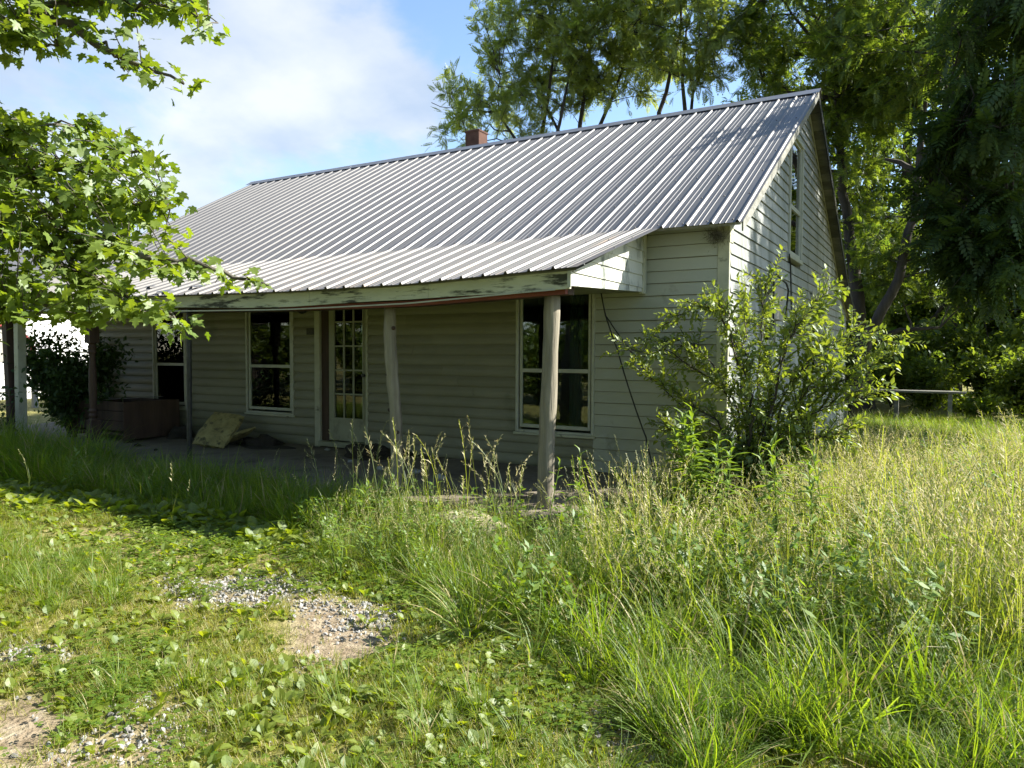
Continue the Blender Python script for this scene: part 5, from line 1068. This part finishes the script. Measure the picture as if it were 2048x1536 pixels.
def mk_tall(dry, stalks):
    out = []
    for k in range(6):
        mb = MB(); az0 = R_.uniform(0, 6.28)
        for i in range(30):
            r = 0.07*math.sqrt(R_.random()); a = R_.uniform(0, 6.28); blade(mb, (r*math.cos(a), r*math.sin(a), 0), a+R_.uniform(-0.7, 0.7), R_.uniform(0.03, 0.85), R_.uniform(0.28, 0.75), R_.uniform(0.0035, 0.0075), R_.uniform(0.5, 2.6), 2 if R_.random() < dry else 0, seg=5)
        for i in range(stalks):
            r = 0.06*math.sqrt(R_.random()); a = R_.uniform(0, 6.28); panicle(mb, (r*math.cos(a), r*math.sin(a), 0), a+R_.uniform(-0.8, 0.8), R_.uniform(0.0, 0.30), R_.uniform(0.60, 1.02), R_, 3, 1, R_.uniform(0.2, 1.7), n=R_.randint(10, 20), width=R_.uniform(0.03, 0.06))
        out.append((mb, ['grass_tall', 'seed_head', 'dry_blade', 'grass_tall']))
    return out
def mk_lush():
    out = []
    for k in range(6):
        mb = MB()
        for i in range(34):
            r = 0.08*math.sqrt(R_.random()); a = R_.uniform(0, 6.28); blade(mb, (r*math.cos(a), r*math.sin(a), 0), a+R_.uniform(-0.6, 0.6), R_.uniform(0.05, 0.95), R_.uniform(0.18, 0.50), R_.uniform(0.005, 0.010), R_.uniform(0.6, 2.5), 1 if R_.random() < 0.06 else 0, seg=5)
        out.append((mb, ['grass_lush', 'dry_blade']))
    return out
def mk_rosette(lo, hi, nl, flat=0.5, up=0.9):
    out = []
    for k in range(6):
        mb = MB()
        for i in range(R_.randint(*nl)):
            a = R_.uniform(0, 6.28); el = R_.uniform(flat, up); ln = R_.uniform(lo, hi); w = ln*R_.uniform(0.20, 0.28); d = Vector((math.cos(a)*math.cos(el), math.sin(a)*math.cos(el), math.sin(el))); s = Vector((-math.sin(a), math.cos(a), 0)); nn = s.cross(d)*-1
            b = Vector((0.01*math.cos(a), 0.01*math.sin(a), 0)); st = b+d*ln*0.25
            P = lambda t, u, h=0.0: b+d*(ln*t)+s*(u*w)+Vector((0, 0, -0.45*ln*t*t*math.cos(el)))+nn*(h*w)
            V = [P(0.0, -0.08), P(0.0, 0.08), P(0.28, 0.12), P(0.28, -0.12), P(0.45, 0.85, 0.25), P(0.45, 0), P(0.45, -0.85, 0.25), P(0.68, 0.95, 0.25), P(0.68, 0), P(0.68, -0.95, 0.25), P(0.88, 0.55, 0.12), P(0.88, 0), P(0.88, -0.55, 0.12), P(1.0, 0)]
            mb.add(V, [(0, 1, 2, 3), (3, 2, 5), (2, 4, 5), (3, 5, 6), (5, 4, 7, 8), (6, 5, 8, 9), (8, 7, 10, 11), (9, 8, 11, 12), (11, 10, 13), (12, 11, 13)])
        out.append((mb, ['broad_leaf']))
    return out
def mk_clover():
    out = []
    for k in range(4):
        mb = MB()
        for i in range(12):
            x, y, z = R_.gauss(0, 0.04), R_.gauss(0, 0.04), R_.uniform(0.02, 0.06); a0 = R_.uniform(0, 6.28)
            for j in range(3):
                a = a0+j*2.094; d = Vector((math.cos(a), math.sin(a), R_.uniform(-0.2, 0.2)))*0.014; s = Vector((-math.sin(a), math.cos(a), 0))*0.008; c = Vector((x, y, z)); mb.add([c, c+d*0.6+s, c+d*1.05, c+d*0.6-s], [(0, 1, 2, 3)])
            mb.add([(x*0.5, y*0.5, 0), (x*0.5+0.002, y*0.5, 0), (x, y, z)], [(0, 1, 2)])
        out.append((mb, ['grass_lush', 'petal']))
    return out
def mk_stalk():
    out = []
    for k in range(6):
        mb = MB(); panicle(mb, (0, 0, 0), R_.uniform(0, 6.28), R_.uniform(0.0, 0.25), R_.uniform(0.85, 1.1), R_, 0, 1, R_.uniform(0.1, 1.9), n=R_.randint(14, 24), width=R_.uniform(0.035, 0.07))
        for i in range(3): blade(mb, (0, 0, R_.uniform(0.0, 0.4)), R_.uniform(0, 6.28), R_.uniform(0.1, 0.5), R_.uniform(0.2, 0.35), 0.006, R_.uniform(0.5, 1.5), 0, seg=4)
        out.append((mb, ['grass_tall', 'seed_head']))
    return out
def mk_stone():
    out = []
    for k in range(6):
        bm = bmesh.new(); bmesh.ops.create_icosphere(bm, subdivisions=1, radius=1); mb = MB()
        s = [R_.uniform(0.7, 1.3), R_.uniform(0.6, 1.1), R_.uniform(0.45, 0.8)]; V = [Vector((v.co.x*s[0], v.co.y*s[1], v.co.z*s[2]))*R_.uniform(0.75, 1.2) for v in bm.verts]; bm.verts.ensure_lookup_table(); mb.add(V, [tuple(v.index for v in f.verts) for f in bm.faces]); bm.free(); out.append((mb, ['stone']))
    return out
sources('lawn', mk_lawn()); sources('tall', mk_tall(0.10, 4)); sources('feather', mk_tall(0.12, 6)); sources('lush', mk_lush()); sources('rosette', mk_rosette(0.07, 0.13, (4, 8), 0.25, 1.1)); sources('clover', mk_clover()); sources('stalk', mk_stalk()); sources('stone', mk_stone())
def scatter(name, label, cat, key, pts, rot, sc):
    """one point per clump; geometry nodes put a clump from the set on each"""
    n = len(pts); me = bpy.data.meshes.new(name); me.vertices.add(n); me.vertices.foreach_set('co', np.asarray(pts, np.float32).ravel())
    for nm, ty, dt in (('rot', 'FLOAT_VECTOR', rot), ('scl', 'FLOAT', sc)):
        a = me.attributes.new(nm, ty, 'POINT'); a.data.foreach_set('vector' if ty == 'FLOAT_VECTOR' else 'value', np.asarray(dt, np.float32).ravel())
    ix = me.attributes.new('idx', 'INT', 'POINT'); ix.data.foreach_set('value', np.random.default_rng(n).integers(0, 6, n).astype(np.int32))
    o = bpy.data.objects.new(name, me); link(o); tag(o, label, cat, kind='stuff')
    ng = bpy.data.node_groups.new(name, 'GeometryNodeTree'); ng.interface.new_socket('Geometry', in_out='INPUT', socket_type='NodeSocketGeometry'); ng.interface.new_socket('Geometry', in_out='OUTPUT', socket_type='NodeSocketGeometry')
    N = ng.nodes.new; L = ng.links.new; gi = N('NodeGroupInput'); go = N('NodeGroupOutput'); ip = N('GeometryNodeInstanceOnPoints'); ci = N('GeometryNodeCollectionInfo'); ci.inputs['Collection'].default_value = SRC[key]; ci.inputs['Separate Children'].default_value = True; ci.inputs['Reset Children'].default_value = True
    def na(nm, ty):
        a = N('GeometryNodeInputNamedAttribute'); a.data_type = ty; a.inputs['Name'].default_value = nm; return a.outputs['Attribute']
    L(gi.outputs[0], ip.inputs['Points']); L(ci.outputs[0], ip.inputs['Instance']); ip.inputs['Pick Instance'].default_value = True
    L(na('idx', 'INT'), ip.inputs['Instance Index']); L(na('rot', 'FLOAT_VECTOR'), ip.inputs['Rotation']); L(na('scl', 'FLOAT'), ip.inputs['Scale']); L(ip.outputs[0], go.inputs[0])
    md = o.modifiers.new('scatter', 'NODES'); md.node_group = ng; return o
rs = np.random.default_rng(99)
def cand(n, x0, x1, y0, y1): return rs.uniform(x0, x1, n), rs.uniform(y0, y1, n)
def outside_house(x, y): return ~((x > XL-0.05) & (x < 0.07) & (y > -0.02) & (y < 10.4)) & ~((x < -0.68) & (x > -12.4) & (y > -2.03) & (y < 0.2))
TALL = [tuple(p) for p in (gp(640, 1105), gp(760, 1160), gp(850, 1195), gp(905, 1265), gp(1050, 1300), gp(1250, 1340), gp(1450, 1400), gp(1700, 1440), gp(2120, 1480))]+[(4.5, -3.6), (5.0, 0), (5.0, 3.4), (0.1, 3.0), (0.1, 0.0), (-0.66, -0.02), (-0.66, -2.05), (-2.9, -2.05), (-3.2, -2.5)]
LUSH = [tuple(p) for p in (gp(1250, 1340), gp(1450, 1400), gp(1700, 1440), gp(2120, 1480))][::-1]+[tuple(p) for p in (gp(1250, 1300), gp(1120, 1330), gp(1200, 1400), gp(1330, 1440), gp(1420, 1545), gp(2200, 1600))]
SHADE = [tuple(p) for p in (gp(-60, 1010), gp(250, 1032), gp(450, 1062), gp(660, 1110))]+[(-2.8, -2.06), (-12.5, -2.06), (-12.5, -4.5)]
def vnoise(x, y, s, sd=0):
    r = np.random.default_rng(sd); v = 0
    for k in range(6): a, b, c = r.uniform(-1, 1, 3); v = v+np.sin(s*(a*x+b*y)*2.2+6*c)*np.cos(s*(b*x-a*y)*1.7+4*a)
    return v/6
def rots(n, tilt): return np.stack([rs.normal(0, tilt, n), rs.normal(0, tilt, n), rs.uniform(0, 6.28, n)], 1)
def place(x, y, dz=0.0): return np.stack([x, y, gz(x, y)+dz], 1)
bareX = lambda x, y: dirtmask(x, y) | gravelmask(x, y)
# short lawn
x, y = cand(46000, -9.5, 3.2, -7.3, -2.0); jx, jy = jitter(x, y, 0.1); thin = inpoly(jx, jy, THIN); inT = inpoly(jx, jy, TALL)
k = outside_house(x, y) & ~(bareX(x, y) & (rs.random(len(x)) > 0.08)) & ~(thin & (rs.random(len(x)) > 0.50)) & ~(inT & (rs.random(len(x)) > 0.25)); x, y = x[k], y[k]
s_ = rs.uniform(0.55, 1.05, len(x))*(1+0.5*vnoise(x, y, 1.5, 3)); s_[inpoly(x, y, THIN)] *= 0.55
scatter('lawn_grass', 'short yellow-green lawn grass covering the front yard', 'grass', 'lawn', place(x, y), rots(len(x), 0.12), s_)
# ragged longer tufts through the lawn
x, y = cand(2600, -8.0, 1.4, -7.2, -2.2); jx, jy = jitter(x, y, 0.1); k = outside_house(x, y) & ~bareX(x, y) & ~inpoly(jx, jy, THIN) & (vnoise(x, y, 1.6, 8) > 0.08); x, y = x[k], y[k]
scatter('grass_tufts', 'ragged ankle-high grass tufts dotted through the lawn', 'grass', 'lush', place(x, y), rots(len(x), 0.15), rs.uniform(0.28, 0.60, len(x)))
# tall seeding grass
x, y = cand(9000, -3.4, 6.5, -4.5, 13); jx, jy = jitter(x, y, 0.12); dist = np.hypot(x-CAM[0], y-CAM[1]); k = inpoly(jx, jy, TALL) & outside_house(x, y) & (rs.random(len(x)) < np.clip(9.0/dist, 0.35, 1)); x, y = x[k], y[k]
s_ = rs.uniform(0.70, 1.05, len(x))*(0.92+0.55*vnoise(x, y, 1.6, 5)); edge = np.clip((y+4.4)/1.1, 0.45, 1); s_ *= edge*np.where(x < -0.35, np.clip(0.52+0.35*(x+0.9), 0.50, 0.9), np.clip(0.90+0.06*(x-0.2), 0.88, 0.98))
fe = (x > 0.9) & (rs.random(len(x)) < 0.7) & (y > -2.9)
scatter('tall_grass', 'dense knee-high green grass with seed heads growing before the right of the porch', 'grass', 'tall', place(x[~fe], y[~fe]), rots((~fe).sum(), 0.20), s_[~fe])
scatter('feathery_grass', 'feathery straw-tipped tall grass in the side yard right of the shrub', 'grass', 'feather', place(x[fe], y[fe]), rots(fe.sum(), 0.24), s_[fe]*1.08)
# lush blades bottom right
x, y = cand(3600, -0.6, 3.4, -6.2, -3.0); jx, jy = jitter(x, y, 0.12); k = inpoly(jx, jy, LUSH) & (vnoise(x, y, 1.9, 12) > -0.22); x, y = x[k], y[k]
scatter('lush_grass', 'lush broad-bladed green grass spilling out below the tall grass', 'grass', 'lush', place(x, y), rots(len(x), 0.2), rs.uniform(0.5, 0.95, len(x)))
# broad-leaved ground cover
x, y = cand(24000, -8.5, 3.0, -7.2, -2.0); jx, jy = jitter(x, y, 0.12); sh = inpoly(jx, jy, SHADE); mid = inpoly(jx, jy, gpoly((330, 1330), (620, 1340), (800, 1290), (900, 1240), (1050, 1290), (1300, 1350), (1420, 1560), (560, 1600))); le = inpoly(jx, jy, gpoly((-60, 1330), (160, 1310), (330, 1340), (420, 1420), (240, 1440), (100, 1400), (-60, 1390))); ne = inpoly(jx, jy, gpoly((560, 1080), (760, 1150), (900, 1250), (790, 1225), (650, 1165), (440, 1120)))
pr = np.where(sh, 0.75, np.where(mid, 0.8, np.where(le, 0.6, np.where(ne, 0.6, 0.45)))); k = outside_house(x, y) & (rs.random(len(x)) < pr*(0.75+0.5*vnoise(x, y, 2.2, 2))) & ~dirtmask(x, y) & ~(gravelmask(x, y) & (rs.random(len(x)) > 0.25)); x, y, sh = x[k], y[k], sh[k]
scatter('plantain_cover', 'broad-leaved plantain ground cover spread over the yard and porch shade', 'ground cover', 'rosette', place(x, y), rots(len(x), 0.18), np.where(sh, rs.uniform(0.9, 1.7, len(x)), rs.uniform(0.4, 1.0, len(x))))
x, y = cand(2600, -6.0, 2.4, -7.2, -3.0); k = ~dirtmask(x, y) & (vnoise(x, y, 1.4, 21) > 0.0); x, y = x[k], y[k]
scatter('clover_cover', 'small clover leaves and white heads low in the lawn', 'ground cover', 'clover', place(x, y), rots(len(x), 0.1), rs.uniform(0.8, 1.4, len(x)))
# single seed stalks at the porch edge and shade
sp = [(60, 1000), (165, 990), (190, 1000), (232, 1030), (245, 1010), (275, 1040), (345, 1060), (370, 1050), (410, 990), (440, 1000), (545, 1010), (585, 1040), (610, 1060), (640, 1090), (660, 1080), (690, 1095), (705, 1060), (780, 1080), (820, 1060)]
x = np.array([gp(*q)[0] for q in sp]); y = np.array([gp(*q)[1] for q in sp]); x2 = rs.uniform(-2.9, -0.7, 70); y2 = rs.uniform(-3.1, -2.1, 70); x = np.concatenate([x, x2]); y = np.concatenate([y, y2])
scatter('seed_stalks', 'thin lone grass stalks with pale seed heads standing before the porch', 'grass', 'stalk', place(x, y), rots(len(x), 0.10), np.concatenate([rs.uniform(0.35, 0.62, len(sp)), rs.uniform(0.6, 1.0, 70)]))
# gravel
x, y = cand(90000, -4, 1.6, -6.6, -3.4); k = gravelmask(x, y) & (rs.random(len(x)) < 0.55+0.5*vnoise(x, y, 3, 4)); k |= (rs.random(len(x)) < 0.012) & dirtmask(x, y); k |= (rs.random(len(x)) < 0.0025) & ~inpoly(x, y, TALL); x, y = x[k], y[k]
scatter('gravel', 'pale grey gravel scattered in patches on the drive', 'gravel', 'stone', place(x, y, 0.003), rs.uniform(0, 6.28, (len(x), 3)), 0.004+0.016*rs.random(len(x))**3)
# far field grass behind and beyond
x, y = cand(5000, -14, -8.5, -8, -2.0); k = outside_house(x, y); x, y = x[k], y[k]
scatter('side_grass', 'longer shaded grass left of the porch', 'grass', 'lush', place(x, y), rots(len(x), 0.15), rs.uniform(0.3, 0.7, len(x)))

x, y = cand(1500, -12.0, -2.6, -3.0, -2.04); k = (rs.random(len(x)) < np.clip((-y-1.2)/1.0, 0, 1)*0+np.clip(1.1-0.9*np.abs(y+2.2), 0, 1)); x, y = x[k], y[k]
scatter('shade_weeds', 'dark knee-high weeds and grass along the shaded porch edge', 'weeds', 'lush', place(x, y), rots(len(x), 0.2), rs.uniform(0.6, 1.3, len(x))*np.where(x < -7.0, 1.45, 1.0))

x, y = cand(2600, 0.2, 6.0, 2.6, 13.0); x, y = x[outside_house(x, y)], y[outside_house(x, y)]
scatter('shaded_grass', 'low shaded grass between the tall grass and the plank bench', 'grass', 'lush', place(x, y), rots(len(x), 0.2), rs.uniform(0.35, 0.8, len(x)))
def mk_forb():
    out = []
    for k in range(6):
        mb = MB()
        for st in range(3):
            h = R_.uniform(0.25, 0.5); ax, ay = R_.gauss(0, 0.05), R_.gauss(0, 0.05); mb.add([(ax-0.002, ay, 0), (ax+0.002, ay, 0), (ax*2, ay*2, h)], [(0, 1, 2)])
            for i in range(16):
                t = R_.uniform(0.25, 1); a = R_.uniform(0, 6.28); el = R_.uniform(-0.2, 0.7); ln = R_.uniform(0.03, 0.065); d = Vector((math.cos(a)*math.cos(el), math.sin(a)*math.cos(el), math.sin(el)))*ln; sv = Vector((-math.sin(a), math.cos(a), 0))*ln*0.22; c = Vector((ax*(1+t), ay*(1+t), h*t)); mb.add([c, c+d*0.5+sv, c+d, c+d*0.5-sv], [(0, 1, 2, 3)])
        out.append((mb, ['weed_leaf']))
    return out
sources('forb', mk_forb())
x, y = cand(2600, -3.0, 4.0, -4.4, 2.5); jx, jy = jitter(x, y, 0.12); k = inpoly(jx, jy, TALL) & outside_house(x, y) & (vnoise(x, y, 1.3, 31) > -0.05); x, y = x[k], y[k]
scatter('meadow_forbs', 'small-leaved green forbs mixed through the tall grass', 'weeds', 'forb', place(x, y), rots(len(x), 0.2), rs.uniform(0.7, 1.35, len(x))*np.where(x < -0.35, 0.75, 1.1))

x, y = cand(2400, -2.6, 4.2, -4.3, 3.0); jx, jy = jitter(x, y, 0.12); k = inpoly(jx, jy, TALL) & outside_house(x, y) & (vnoise(x, y, 1.7, 41) > -0.1); x, y = x[k], y[k]
scatter('arching_grass', 'long arching green blades mounded through the tall grass', 'grass', 'lush', place(x, y), rots(len(x), 0.25), rs.uniform(0.9, 1.45, len(x))*np.where(x < -0.35, 0.6, 1.0))
bush('weedy_undergrowth', 'tangle of leafy weeds around the foot of the corner shrub', (0.25, -0.75, -0.26), (0.75, 0.4, 0.95), 61, n=2600, mat='shrub_leaf', lsize=(0.045, 0.085), template=SIM, cat='weeds')
